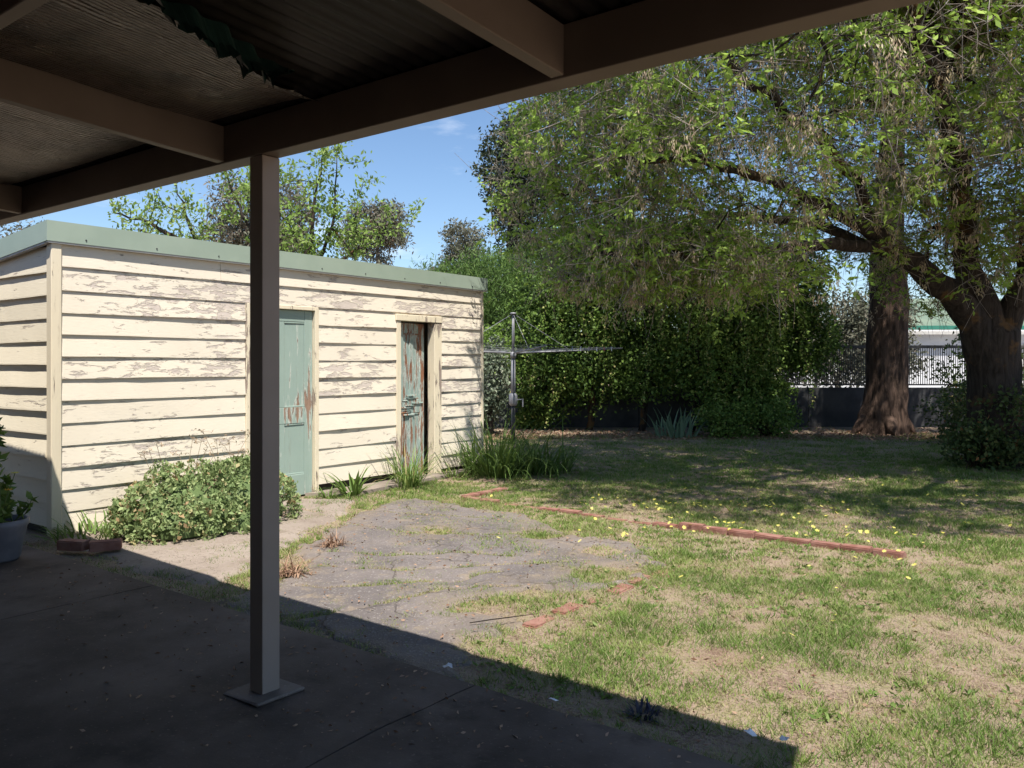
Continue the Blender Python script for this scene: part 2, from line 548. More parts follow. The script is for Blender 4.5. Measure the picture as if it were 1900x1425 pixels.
def m_asphalt():
    t = Nt('worn_asphalt')
    p = t.pos()
    v = t.n.new('ShaderNodeTexVoronoi')
    v.inputs['Scale'].default_value = 95
    t.l.new(p, v.inputs['Vector'])
    st = t.noise(p, 60, 3, 0.6)
    c = t.mix(t.step(t.noise(p, 1.6, 6, 0.6), 0.35, 0.7), (0.125, 0.109, 0.105), (0.19, 0.163, 0.152))
    stone = t.step(v.outputs['Color'], 0.72, 0.95)
    c = t.mix(t.math('MULTIPLY', stone, 0.55), c, (0.36, 0.33, 0.31))
    c = t.mix(t.math('MULTIPLY', t.step(t.noise(p, 5.0, 7, 0.7), 0.52, 0.68), 0.7), c, (0.25, 0.20, 0.145))
    dv = t.n.new('ShaderNodeTexVoronoi')
    dv.feature = 'DISTANCE_TO_EDGE'
    dv.inputs['Scale'].default_value = 1.35
    wv = t.n.new('ShaderNodeVectorMath')
    wv.operation = 'ADD'
    nz = t.n.new('ShaderNodeTexNoise')
    nz.inputs['Scale'].default_value = 3.0
    nz.inputs['Detail'].default_value = 6
    t.l.new(p, nz.inputs['Vector'])
    t.l.new(p, wv.inputs[0])
    sc_ = t.n.new('ShaderNodeVectorMath')
    sc_.operation = 'SCALE'
    sc_.inputs['Scale'].default_value = 0.35
    t.l.new(nz.outputs['Color'], sc_.inputs[0])
    t.l.new(sc_.outputs[0], wv.inputs[1])
    t.l.new(wv.outputs[0], dv.inputs['Vector'])
    ck = t.math('MULTIPLY', t.math('SUBTRACT', 1.0, t.step(dv.outputs['Distance'], 0.002, 0.013)), t.step(t.noise(p, 1.1, 3), 0.45, 0.58))
    c = t.mix(t.math('MULTIPLY', ck, 0.7), c, (0.06, 0.05, 0.042))
    edge = t.attr('edge')
    c = t.mix(edge, c, (0.22, 0.17, 0.12))
    h = t.math('SUBTRACT', t.math('ADD', v.outputs['Distance'], st), t.math('MULTIPLY', ck, 3.0))
    return t.surf(c, 0.9, t.bump(h, 0.6, 0.006), 0, 0.25)


def m_concrete(name, a, b, stain, moss=None):
    t = Nt(name)
    p = t.pos()
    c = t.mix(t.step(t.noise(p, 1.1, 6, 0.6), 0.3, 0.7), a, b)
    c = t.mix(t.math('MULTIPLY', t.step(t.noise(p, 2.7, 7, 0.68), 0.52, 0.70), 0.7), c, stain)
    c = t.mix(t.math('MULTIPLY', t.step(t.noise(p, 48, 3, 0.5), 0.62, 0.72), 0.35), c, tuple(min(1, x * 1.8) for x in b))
    if moss:
        c = t.mix(t.math('MULTIPLY', t.step(t.noise(p, 4.0, 8, 0.7), 0.56, 0.66), 0.6), c, moss)
    if moss:
        grit = t.noise(p, 34, 5, 0.75)
        c = t.mix(t.math('MULTIPLY', t.step(grit, 0.5, 0.68), 0.55), c, stain)
        cs = t.n.new('ShaderNodeTexVoronoi')
        cs.feature = 'DISTANCE_TO_EDGE'
        cs.inputs['Scale'].default_value = 1.1
        wp = t.n.new('ShaderNodeTexNoise')
        wp.inputs['Scale'].default_value = 2.5
        wp.inputs['Detail'].default_value = 6
        t.l.new(p, wp.inputs['Vector'])
        t.l.new(wp.outputs['Color'], cs.inputs['Vector'])
        c = t.mix(t.math('MULTIPLY', t.math('SUBTRACT', 1.0, t.step(cs.outputs['Distance'], 0.0, 0.006)), 0.7), c, (0.08, 0.06, 0.045))
    return t.surf(c, 0.85, t.bump(t.noise(p, 70, 6, 0.65), 0.35, 0.004), 0, 0.3)


MAT['ground'] = m_ground()
MAT['asphalt'] = m_asphalt()
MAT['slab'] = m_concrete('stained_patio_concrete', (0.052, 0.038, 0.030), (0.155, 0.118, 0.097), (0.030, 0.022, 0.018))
MAT['pad'] = m_concrete('post_pad_concrete', (0.18, 0.15, 0.13), (0.21, 0.175, 0.155), (0.12, 0.10, 0.085))
MAT['path'] = m_concrete('old_path_concrete', (0.225, 0.182, 0.150), (0.30, 0.25, 0.21), (0.17, 0.128, 0.10), (0.20, 0.17, 0.10))


def m_membrane():
    t = Nt('ribbed_brown_foil')
    p = t.pos()
    w = t.n.new('ShaderNodeTexWave')
    w.wave_type = 'BANDS'
    w.bands_direction = 'X'
    w.inputs['Scale'].default_value = 13
    w.inputs['Distortion'].default_value = 1.6
    w.inputs['Detail'].default_value = 3
    w.inputs['Detail Scale'].default_value = 2
    t.l.new(p, w.inputs['Vector'])
    n = t.noise(p, 5, 7, 0.7)
    c = t.mix(t.step(n, 0.35, 0.7), (0.15, 0.11, 0.09), (0.05, 0.037, 0.031))
    spots = t.step(t.noise(p, 16, 2, 0.4), 0.70, 0.74)
    c = t.mix(spots, c, (0.02, 0.018, 0.015))
    c = t.mix(t.math('MULTIPLY', t.step(w.outputs['Fac'], 0.5, 0.95), t.math('MULTIPLY', t.step(t.noise(p, 2.4, 4), 0.35, 0.7), 0.9)), c, (0.46, 0.39, 0.32))  # glints along the ribs painted in as paler bands, fading in patches
    h = t.math('ADD', w.outputs['Fac'], t.math('MULTIPLY', n, 1.4))
    return t.surf(c, 0.34, t.bump(t.math('ADD', t.noise(p, 9, 6, 0.75, 1.2), 0.0), 0.9, 0.05, t.bump(h, 1.0, 0.02)), 0.45, 0.6)


MAT['membrane'] = m_membrane()

# ------------------------------------------------------------------ ground
SLAB_Y = 2.95


def poly_sd(px, py, poly):
    """signed distance to polygon, positive inside"""
    px, py = np.asarray(px, float), np.asarray(py, float)
    d = np.full(px.shape, 1e9)
    ins = np.zeros(px.shape, bool)
    n = len(poly)
    for i in range(n):
        ax, ay = poly[i]
        bx, by = poly[(i + 1) % n]
        ex, ey = bx - ax, by - ay
        wx, wy = px - ax, py - ay
        u = np.clip((wx * ex + wy * ey) / (ex * ex + ey * ey), 0, 1)
        d = np.minimum(d, np.hypot(wx - ex * u, wy - ey * u))
        c = ((ay > py) != (by > py)) & (px < (bx - ax) * (py - ay) / (by - ay + 1e-12) + ax)
        ins ^= c
    return np.where(ins, d, -d)


def seg_dist(px, py, pts):
    d = np.full(np.shape(px), 1e9)
    for (ax, ay), (bx, by) in zip(pts[:-1], pts[1:]):
        ex, ey = bx - ax, by - ay
        u = np.clip(((px - ax) * ex + (py - ay) * ey) / (ex * ex + ey * ey), 0, 1)
        d = np.minimum(d, np.hypot(px - ax - ex * u, py - ay - ey * u))
    return d


ASPH = [(-4.75, 3.02), (-4.85, 3.6), (-5.55, 4.35), (-6.15, 5.45), (-6.5, 6.1), (-6.45, 6.6), (-5.7, 6.75), (-4.9, 6.62), (-4.0, 6.3),
        (-3.4, 6.05), (-2.93, 5.6), (-2.95, 4.9), (-2.95, 4.55), (-3.3, 4.5), (-3.32, 4.2), (-2.95, 3.9), (-2.92, 3.45), (-2.8, 3.02)]
PATH = [(-7.62, 3.35), (-7.62, 5.95), (-7.0, 6.25), (-6.44, 5.62), (-5.55, 4.13), (-5.05, 3.2), (-6.2, 3.05)]
CRACKS = [[(-4.9, 4.0), (-4.35, 4.3), (-4.0, 4.75), (-3.6, 5.2), (-3.3, 5.6), (-3.0, 5.75)],
          [(-4.6, 3.55), (-4.2, 3.9), (-3.85, 4.35), (-3.75, 4.7)],
          [(-5.9, 5.2), (-5.2, 5.35), (-4.6, 5.7), (-4.1, 6.1)],
          [(-6.2, 5.9), (-5.5, 6.05), (-5.0, 6.35)],
          [(-4.0, 3.1), (-3.8, 3.7), (-3.75, 4.1), (-3.45, 4.45)],
          [(-5.2, 4.4), (-4.7, 4.6), (-4.4, 5.0), (-4.0, 5.15)]]
HOLES = [(-3.32, 4.02, 0.16), (-3.15, 5.15, 0.22), (-4.25, 5.95, 0.16), (-5.1, 5.5, 0.12), (-3.55, 5.75, 0.13)]


def asphalt_h(x, y):
    e = poly_sd(x, y, ASPH) + 0.55 * (fbm(x, y, 2.4, 4) - 0.5) + 0.26 * (fbm(x, y, 11.0, 3, 5) - 0.5)
    for hx, hy, hr in HOLES:
        e = np.minimum(e, np.hypot(x - hx, y - hy) - hr + 0.2 * (fbm(x, y, 6, 3, 3) - 0.5))
    jx, jy = x + 0.14 * (fbm(x, y, 4, 3, 9) - 0.5), y + 0.14 * (fbm(x, y, 4, 3, 21) - 0.5)
    cr = np.full(np.shape(x), 1e9)
    for c in CRACKS:
        cr = np.minimum(cr, seg_dist(jx, jy, c))
    return e, cr


def ground_z(x, y):
    z = -0.035 + 0.03 * (fbm(x, y, 0.6, 4) - 0.5) + 0.02 * (fbm(x, y, 5, 3, 4) - 0.5)
    return z


gx = np.concatenate([[-900, -300, -120, -60, -34, -24, -18], np.arange(-14, 6.01, 0.12), [8, 12, 20, 40, 100, 300, 900]])
gy = np.concatenate([[-900, -300, -60, -12], np.arange(-2, 24.01, 0.12), [28, 34, 45, 70, 140, 320, 900]])
GX, GY = np.meshgrid(gx, gy, indexing='ij')
GZ = ground_z(GX, GY)
far = (np.abs(GX + 4) > 12) | (GY > 25) | (GY < -3)
GZ = np.where(far, -0.035, GZ)
ni, nj = GX.shape
idx = np.arange(ni * nj).reshape(ni, nj)
F = np.stack([idx[:-1, :-1], idx[1:, :-1], idx[1:, 1:], idx[:-1, 1:]], -1).reshape(-1, 4)
ground = mesh_obj('ground', np.stack([GX, GY, GZ], -1).reshape(-1, 3), F, MAT['ground'], smooth=True)
props(ground, 'patchy back yard ground of dry soil and thin lawn', kind='structure')

# asphalt sheet
ax_ = np.arange(-6.9, -2.5, 0.022)
ay_ = np.arange(2.96, 7.1, 0.022)
AX, AY = np.meshgrid(ax_, ay_, indexing='ij')
e, cr = asphalt_h(AX, AY)
AZ = -0.012 + 0.012 * (fbm(AX, AY, 1.2, 3, 2) - 0.5) + 0.004 * (fbm(AX, AY, 9, 3, 7) - 0.5)
AZ = AZ - 0.034 * np.clip(1 - cr / 0.03, 0, 1)
AZ = np.where(e < 0.06, AZ - (0.06 - e) * 0.45, AZ)
keep = e > -0.12
ni, nj = AX.shape
idx = np.arange(ni * nj).reshape(ni, nj)
kf = keep[:-1, :-1] & keep[1:, :-1] & keep[1:, 1:] & keep[:-1, 1:]
F = np.stack([idx[:-1, :-1], idx[1:, :-1], idx[1:, 1:], idx[:-1, 1:]], -1)[kf]
edge = np.clip(1 - e / 0.30, 0, 1) * 0.7 * np.clip(fbm(AX, AY, 6, 4, 44) * 2.2 - 0.35, 0, 1) + 0.6 * np.clip(1 - cr / 0.03, 0, 1)
used = np.unique(F)
remap = np.full(ni * nj, -1)
remap[used] = np.arange(len(used))
asphalt = mesh_obj('asphalt', np.stack([AX, AY, AZ], -1).reshape(-1, 3)[used], remap[F], MAT['asphalt'], None, True,
                   {'edge': np.clip(edge, 0, 1).reshape(-1)[used]})
props(asphalt, 'worn grey cracked asphalt patch in front of the shed', kind='structure')


def sheet(name, poly, z, mat, thick, label, wob=0.03, seg=0.08, kind='structure'):
    pts = []
    n = len(poly)
    for i in range(n):
        a, b = np.array(poly[i]), np.array(poly[(i + 1) % n])
        k = max(1, int(np.linalg.norm(b - a) / seg))
        for j in range(k):
            p = a + (b - a) * j / k
            pts.append(p + wob * (np.array([fbm(p[0], p[1], 3, 3), fbm(p[0], p[1], 3, 3, 8)]) - 0.5) * 2)
    m = len(pts)
    v = [(p[0], p[1], z) for p in pts] + [(p[0] * 1.0, p[1], z - thick) for p in pts]
    f = [list(range(m))] + [[i, m + i, m + (i + 1) % m, (i + 1) % m] for i in range(m)]
    o = mesh_obj(name, v, f, mat)
    if label:
        props(o, label, kind=kind)
    return o


qx, qy = np.arange(-7.7, -4.8, 0.04), np.arange(2.97, 6.5, 0.04)
QX, QY = np.meshgrid(qx, qy, indexing='ij')
pe = poly_sd(QX, QY, PATH) + 0.22 * (fbm(QX, QY, 2.6, 4, 6) - 0.5) + 0.05 * (fbm(QX, QY, 15, 2, 2) - 0.5)
QZ = -0.010 + 0.012 * (fbm(QX, QY, 1.5, 3, 12) - 0.5)
jn = np.minimum(np.abs(QY - 4.45 - 0.1 * (fbm(QX, QY, 3, 2) - .5)), np.abs(QY - 5.5 - 0.1 * (fbm(QX, QY, 3, 2) - .5)))
QZ = QZ - 0.028 * np.clip(1 - jn / 0.045, 0, 1)
QZ = np.where(pe < 0.10, QZ - (0.10 - pe) * 0.35, QZ)
ni, nj = QX.shape
idx = np.arange(ni * nj).reshape(ni, nj)
kp = pe > -0.12
kf = kp[:-1, :-1] & kp[1:, :-1] & kp[1:, 1:] & kp[:-1, 1:]
F = np.stack([idx[:-1, :-1], idx[1:, :-1], idx[1:, 1:], idx[:-1, 1:]], -1)[kf]
used = np.unique(F)
remap = np.full(ni * nj, -1)
remap[used] = np.arange(len(used))
path = mesh_obj('path', np.stack([QX, QY, QZ], -1).reshape(-1, 3)[used], remap[F], MAT['path'], None, True)
props(path, 'old beige concrete path along the shed front', kind='structure')
# footing strip under the shed doors
foot = sheet('footing_strip', [(-7.62, 6.02), (-7.62, 9.0), (-7.42, 8.6), (-7.33, 7.4), (-7.2, 6.4)][::-1], 0.012, MAT['path'], 0.08,
             'rough concrete strip at the foot of the shed doors', 0.03)

# patio slab, poured in panels with open joints
slab = bpy.data.objects.new('patio_slab', None)
link(slab)
props(slab, 'dark stained concrete patio slab under the verandah', kind='structure')
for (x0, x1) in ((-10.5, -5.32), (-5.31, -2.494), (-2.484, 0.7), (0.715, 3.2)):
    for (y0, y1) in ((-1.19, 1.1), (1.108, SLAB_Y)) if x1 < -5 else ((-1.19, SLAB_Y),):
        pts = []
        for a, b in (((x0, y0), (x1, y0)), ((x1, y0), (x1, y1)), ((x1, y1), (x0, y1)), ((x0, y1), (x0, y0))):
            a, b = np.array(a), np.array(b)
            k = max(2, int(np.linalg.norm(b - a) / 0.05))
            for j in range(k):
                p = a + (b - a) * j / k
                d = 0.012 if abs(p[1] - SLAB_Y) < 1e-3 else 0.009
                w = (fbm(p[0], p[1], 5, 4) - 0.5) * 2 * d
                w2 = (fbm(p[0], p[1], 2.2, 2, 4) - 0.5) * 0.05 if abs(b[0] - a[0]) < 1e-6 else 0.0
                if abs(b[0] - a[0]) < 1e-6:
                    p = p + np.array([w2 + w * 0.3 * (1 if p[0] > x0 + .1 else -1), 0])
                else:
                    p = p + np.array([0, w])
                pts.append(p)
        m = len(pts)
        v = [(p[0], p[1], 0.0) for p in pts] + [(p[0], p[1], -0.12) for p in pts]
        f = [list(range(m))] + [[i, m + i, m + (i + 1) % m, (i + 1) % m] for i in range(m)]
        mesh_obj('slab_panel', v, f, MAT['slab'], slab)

# ------------------------------------------------------------------ verandah
ver = empty('verandah', (-3.2, 2.3, 0), 'brown timber verandah roof with beam, rafters and one square post', 'verandah')
BZ0, BZ1 = 2.43, 2.605
RS = 0.062                                    # fall of the rafters
roofz = lambda y: BZ1 + (2.25 - y) * RS
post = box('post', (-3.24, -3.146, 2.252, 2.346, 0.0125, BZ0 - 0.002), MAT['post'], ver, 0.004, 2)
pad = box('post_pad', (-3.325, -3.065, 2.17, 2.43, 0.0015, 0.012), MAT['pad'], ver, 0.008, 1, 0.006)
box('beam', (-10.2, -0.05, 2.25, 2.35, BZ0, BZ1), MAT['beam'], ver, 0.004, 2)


def rafter(x):
    y0, y1 = -1.17, 2.248
    b = bmesh.new()
    box_bm(b, x - 0.026, x + 0.026, y0, y1, 0, 1)
    for v in b.verts:
        v.co.z = roofz(v.co.y) - 0.166 * (1 - v.co.z) - 0.003
    bmesh.ops.bevel(b, geom=list(b.edges), offset=0.003, segments=1, affect='EDGES')
    me = bpy.data.meshes.new('rafter')
    b.to_mesh(me)
    b.free()
    me.materials.append(MAT['beam'])
    o = bpy.data.objects.new('rafter', me)
    COL.objects.link(o)
    rel(ver, o)


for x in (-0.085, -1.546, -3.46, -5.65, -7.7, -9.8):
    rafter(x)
for x0, x1 in ((-9.77, -7.73), (-7.67, -5.68), (-5.62, -3.49), (-3.43, -1.575), (-1.515, -0.115)):
    box('blocking', (x0, x1, 1.02, 1.07, roofz(1.05) - 0.15, roofz(1.05) - 0.006), MAT['beam'], ver, 0.003)


def y_edge(x):
    return np.interp(x, [-10.2, -6.5, -5.9, -4.6, -0.1], [2.72, 2.64, 2.57, 2.50, 2.47])


# corrugated roof
rx = np.arange(-10.2, -0.02, 0.019)
rv, rf = [], []
for i, x in enumerate(rx):
    dz = 0.008 * math.cos(i * math.pi / 2)
    ys = np.linspace(-1.3, y_edge(x), 6)
    xe = 0.0
    for y in ys:
        xx = x + (0.0 if i < len(rx) - 14 else (i - len(rx) + 14) / 14 * (2.6 - y) * 0.25)
        rv.append((xx, y, roofz(y) + 0.012 + dz))
nr = 6
for i in range(len(rx) - 1):
    for j in range(nr - 1):
        rf.append([i * nr + j, (i + 1) * nr + j, (i + 1) * nr + j + 1, i * nr + j + 1])
mesh_obj('roof_sheet', rv, rf, MAT['roof_dark'], ver, True)
box('gutter', (-10.2, -0.1, 2.36, 2.44, 2.575, 2.60), MAT['roof_dark'], ver, 0.004)


# sagging foil membrane under the roof
def membrane(x0, x1, torn):
    nx, ny = 120, 70
    xs = np.linspace(x0, x1, nx)
    ys = np.linspace(-0.3, 2.16, ny)
    X, Y = np.meshgrid(xs, ys, indexing='ij')
    u = (X - x0) / (x1 - x0)
    sag = 0.035 + 0.03 * np.sin(u * math.pi) + 0.05 * (fbm(X, Y, 1.6, 3, 3) - 0.5) + 0.012 * (fbm(X * 4, Y * 0.7, 3, 3, 6) - 0.5)
    sag = np.where(Y > 1.9, sag * (2.3 - Y) / 0.4, sag)
    Z = roofz(Y) - sag
    keep = np.ones_like(X, bool)
    if torn:
        edge = -2.36 - np.clip(Y - 1.5, 0, 1) * 0.42 + 0.14 * (fbm(X * 0 + Y, Y, 7, 4) - 0.5) + 0.05 * (fbm(X, Y, 40, 2) - 0.5)
        keep = X < edge
        Z = Z - 0.05 * np.exp(-np.clip(edge - X, 0, 9) / 0.08)
    idx = np.arange(nx * ny).reshape(nx, ny)
    kf = keep[:-1, :-1] & keep[1:, :-1] & keep[1:, 1:] & keep[:-1, 1:]
    f = np.stack([idx[:-1, :-1], idx[1:, :-1], idx[1:, 1:], idx[:-1, 1:]], -1)[kf]
    o = mesh_obj('foil_membrane', np.stack([X, Y, Z], -1).reshape(-1, 3), f, MAT['membrane'], ver, True)
    if torn:
        o['label'] = 'torn ribbed brown foil hanging under the roof'


membrane(-9.7, -7.8, False)
membrane(-7.62, -5.73, False)
membrane(-5.6, -3.51, False)
membrane(-3.42, -1.6, True)
# hanging flap of torn sarking
n = 60
ts = np.linspace(0, 1, n)
fv, ff = [], []
for i, t_ in enumerate(ts):
    y = 1.25 + 0.64 * t_
    x = -2.36 - max(0, y - 1.5) * 0.42 + 0.02 * math.sin(i * 0.5)
    top = roofz(y) - 0.06
    drop = (0.05 + 0.07 * math.sin(math.pi * min(1, t_ * 1.1)) + 0.02 * random.random() + 0.03 * (i % 7 == 0)) * (1.0 if t_ < 0.93 else 0.4)
    fv += [(x, y, top), (x + 0.03, y + 0.005, top - drop * 0.6), (x + 0.075 + 0.02 * math.sin(i), y + 0.01 * math.sin(i * 2.1), top - drop)]
for i in range(n - 1):
    for j in range(2):
        ff.append([i * 3 + j, i * 3 + 3 + j, i * 3 + 4 + j, i * 3 + 1 + j])
flap = mesh_obj('sarking_flap', fv, ff, MAT['flap'], ver)
flap['label'] = 'ragged dark green flap hanging from the torn foil'
# the house wall the verandah leans on (behind the viewer)
box('house_wall', (-10.4, 3.2, -1.45, -1.2, -0.05, 3.1), MAT['house_wall'], ver)
box('eave', (-10.6, 3.4, -1.45, -0.95, 3.1, 3.2), MAT['roof_dark'], ver)

# ------------------------------------------------------------------ shed
SX, SY0, SY1 = -7.64, 3.31, 9.18
SZ = 2.545
shed = empty('timber_shed', (SX, SY0, 0), 'cream weatherboard shed with peeling paint, pale green fascia and two green doors', 'shed')
SB = -10.1                                      # back of the shed


def board(axis, a0, a1, zb, zt, base, sgn, lap, mat, wob=0.003, bow=0.0):
    """one lapped weatherboard: axis 'y' on the front, 'x' on the end wall"""
    k = max(3, int((a1 - a0) / 0.14))
    v = []
    ph = random.uniform(0, 6)
    for i in range(k + 1):
        t_ = i / k
        a = a0 + (a1 - a0) * t_
        w = wob * (math.sin(ph + t_ * 5) + random.uniform(-0.5, 0.5))
        bo = bow * math.sin(math.pi * t_ * 0.9 + 0.2)
        for (o, z) in ((lap + w + bo, zb + w * 0.8 - bo * 0.3), (0.0, zb + 0.001), (0.0, zt + 0.024), (0.0045, zt + 0.024), (0.006 + bo * 0.3, zt), (lap * 0.97 + w + bo, zb + 0.012)):
            v.append((base + sgn * o, a, z) if axis == 'y' else (a, base + sgn * o, z))
    f = []
    for i in range(k):
        for j in range(6):
            q = [i * 6 + j, i * 6 + (j + 1) % 6, i * 6 + 6 + (j + 1) % 6, i * 6 + 6 + j]
            f.append(q)
    f.append(list(range(6)))
    f.append([k * 6 + j for j in range(6)])
    me_o = mesh_obj('weatherboard', v, f, mat, shed)
    bm = bmesh.new()
    bm.from_mesh(me_o.data)
    bmesh.ops.recalc_face_normals(bm, faces=bm.faces)
    bm.to_mesh(me_o.data)
    bm.free()


D1a, D1b, D1t = 5.30, 6.165, 2.09
D2a, D2b, D2t = 7.546, 8.16, 2.03
# rows above the doors run the full length
z = SZ
full = [2.545, 2.345, 2.135]
for k in range(2):
    cuts = [(SY0 + 0.06, 4.95), (4.953, SY1 - 0.03)] if k == 0 else [(SY0 + 0.06, 6.9), (6.903, SY1 - 0.03)]
    for a0, a1 in cuts:
        board('y', a0, a1, full[k + 1], full[k], SX, 1, 0.021 + (0.003 if a0 > 4 and k == 0 else 0), MAT['cream_front'])
for a0, a1, n, bot in ((SY0 + 0.06, D1a - 0.055, 11, -0.02), (D1b + 0.055, D2a - 0.085, 10, 0.09), (D2b + 0.145, SY1 - 0.03, 12, 0.06)):
    top = 2.135
    h = (top - bot) / n
    for i in range(n):
        board('y', a0, a1, top - (i + 1) * h, top - i * h, SX, 1, random.uniform(0.020, 0.027), MAT['cream_front'], 0.0045)
board('y', D2a - 0.082, D2b + 0.142, 2.09, 2.135, SX, 1, 0.014, MAT['cream_front'])
# end wall facing the house
top = 2.50
for i in range(12):
    h = 0.2045
    board('x', SB, SX - 0.065, top - (i + 1) * h, top - i * h, SY0, -1, random.uniform(0.018, 0.03) + (0.012 if 4 <= i <= 8 else 0), MAT['cream_side'], 0.003, 0.012 if i in (5, 6, 7, 8) else 0.004)
# hidden walls and framing core
box('wall_core', (SB, SX - 0.012, SY0 + 0.012, D1a - 0.01, -0.03, SZ), MAT['dark_wood'], shed)
box('wall_core', (SX - 0.10, SX - 0.012, D1b + 0.01, D2a - 0.01, -0.03, SZ), MAT['dark_wood'], shed)
box('wall_core', (SX - 0.10, SX - 0.012, D2b + 0.01, SY1 - 0.014, -0.03, SZ), MAT['dark_wood'], shed)
box('wall_core', (SX - 0.10, SX - 0.0125, D1a - 0.009, D1b + 0.009, D1t + 0.03, SZ - 0.002), MAT['dark_wood'], shed)
box('wall_core', (SX - 0.10, SX - 0.0125, D2a - 0.009, D2b + 0.009, D2t + 0.03, SZ - 0.002), MAT['dark_wood'], shed)
box('back_wall', (SB, SB + 0.1, D1a, SY1 - 0.012, -0.03, 2.36), MAT['cream_side'], shed)
box('end_wall', (SB + 0.101, SX - 0.101, SY1 - 0.09, SY1, -0.03, 2.36), MAT['cream_side'], shed)
# corner stops and door casings
box('corner_stop', (SX - 0.062, SX + 0.034, SY0 - 0.036, SY0 + 0.057, -0.03, SZ), MAT['cream_trim'], shed, 0.006, 1, 0.004)
box('corner_stop', (SX - 0.002, SX + 0.031, SY1 - 0.028, SY1 + 0.014, -0.02, SZ - 0.004), MAT['cream_trim'], shed, 0.004, 1, 0.003)
box('casing', (SX - 0.09, SX + 0.030, D1a - 0.053, D1a - 0.003, -0.02, D1t + 0.04), MAT['cream_trim'], shed, 0.004)
box('casing', (SX - 0.09, SX + 0.030, D1b + 0.003, D1b + 0.053, -0.02, D1t + 0.04), MAT['cream_trim'], shed, 0.004)
box('door_header', (SX - 0.09, SX + 0.026, D1a - 0.002, D1b + 0.002, D1t, D1t + 0.043), MAT['cream_trim'], shed, 0.004)
box('casing', (SX - 0.10, SX + 0.030, D2a - 0.083, D2a - 0.003, -0.02, D2t - 0.002), MAT['cream_trim'], shed, 0.004, 1, 0.002)
box('casing', (SX - 0.10, SX + 0.032, D2b + 0.003, D2b + 0.143, -0.02, D2t - 0.002), MAT['cream_trim'], shed, 0.006, 1, 0.003)
box('door_header', (SX - 0.10, SX + 0.042, D2a - 0.10, D2b + 0.15, D2t, D2t + 0.085), MAT['cream_trim'], shed, 0.005, 1, 0.003)


def door(loc, rz, w, h, mat, label):
    d = bpy.data.objects.new('door', None)
    d.location = Vector(loc) - shed.location
    d.rotation_euler = (0, 0, rz)
    d.parent = shed
    d['label'] = label
    COL.objects.link(d)

    def part(name, b, bev=0.004):
        o = box(name, b, mat, None, bev, 1, 0.0012)
        o.parent = d
        return o
    st = 0.11
    part('stile', (-0.038, 0, 0, st, 0, h))
    part('stile', (-0.038, 0, w - st, w, 0, h))
    for z0, z1 in ((0.0, 0.24), (0.82, 1.0), (h - 0.13, h)):
        part('rail', (-0.037, -0.001, st + 0.001, w - st - 0.001, z0, z1))
    m0, m1 = w / 2 - 0.045, w / 2 + 0.045
    for z0, z1 in ((0.241, 0.819), (1.001, h - 0.131)):
        part('muntin', (-0.037, -0.0015, m0, m1, z0, z1))
        for y0, y1 in ((st + 0.001, m0 - 0.001), (m1 + 0.001, w - st - 0.001)):
            part('panel', (-0.026, -0.013, y0, y1, z0, z1), 0.002)
            part('bead', (-0.012, -0.004, y0, y1, z0, z0 + 0.018), 0.003)
            part('bead', (-0.012, -0.004, y0, y1, z1 - 0.018, z1), 0.003)
    return d


door((SX - 0.02, D1a + 0.002, -0.01), 0.0, D1b - D1a - 0.004, D1t + 0.005, MAT['door_green'], 'closed pale green panelled door half behind the post')
d2 = door((SX - 0.032, D2a + 0.004, 0.01), rad(9.5), D2b - D2a - 0.03, D2t - 0.03, MAT['door_peel'], 'ajar green door with badly peeling paint and cracked boards')
# splintered boards on the lock rail of the peeling door
for k in range(9):
    z0 = 0.80 + 0.03 * k + random.uniform(-0.01, 0.01)
    y0 = random.uniform(0.04, 0.3)
    o = box('splinter', (0.001, random.uniform(0.006, 0.02), y0, y0 + random.uniform(0.1, 0.26), z0, z0 + random.uniform(0.008, 0.018)), MAT['door_peel'], None, 0.002, 1, 0.006)
    o.parent = d2

# roof with pale green fascia capping, falling to the back
OV = 0.062
roof_drop = 0.08
fz0, fz1 = 2.545, 2.735


def prism(name, pts_bottom, dz, mat, parent, bevel=0):
    k = len(pts_bottom)
    v = list(pts_bottom) + [(p[0], p[1], p[2] + dz) for p in pts_bottom]
    f = [list(range(k))[::-1], [k + i for i in range(k)]] + [[i, (i + 1) % k, k + (i + 1) % k, k + i] for i in range(k)]
    return mesh_obj(name, v, f, mat, parent)


zb = lambda x, z: z + roof_drop * (x - (SX + OV)) * (1 if x < SX + OV else 0)
xf, xb, yl, yr = SX + OV, SB - 0.1, SY0 - OV - 0.02, SY1 + OV
fas = prism('fascia', [(xf - 0.022, yl, fz0 + 0.012), (xf, yl, fz0 + 0.012), (xf, yr, fz0 + 0.012 - 0.03), (xf - 0.022, yr, fz0 + 0.012 - 0.03)], 0.178, MAT['fascia'], shed)
prism('fascia', [(xb, yl - 0.001, zb(xb, fz0 + 0.011)), (xf - 0.023, yl - 0.001, zb(xf - 0.023, fz0 + 0.011)), (xf - 0.023, yl + 0.02, zb(xf - 0.023, fz0 + 0.011)), (xb, yl + 0.02, zb(xb, fz0 + 0.011))], 0.178, MAT['fascia'], shed)
prism('fascia', [(xb, yr - 0.02, zb(xb, fz0 - 0.019)), (xf - 0.023, yr - 0.02, zb(xf - 0.023, fz0 - 0.019)), (xf - 0.023, yr + 0.001, zb(xf - 0.023, fz0 - 0.019)), (xb, yr + 0.001, zb(xb, fz0 - 0.019))], 0.178, MAT['fascia'], shed)
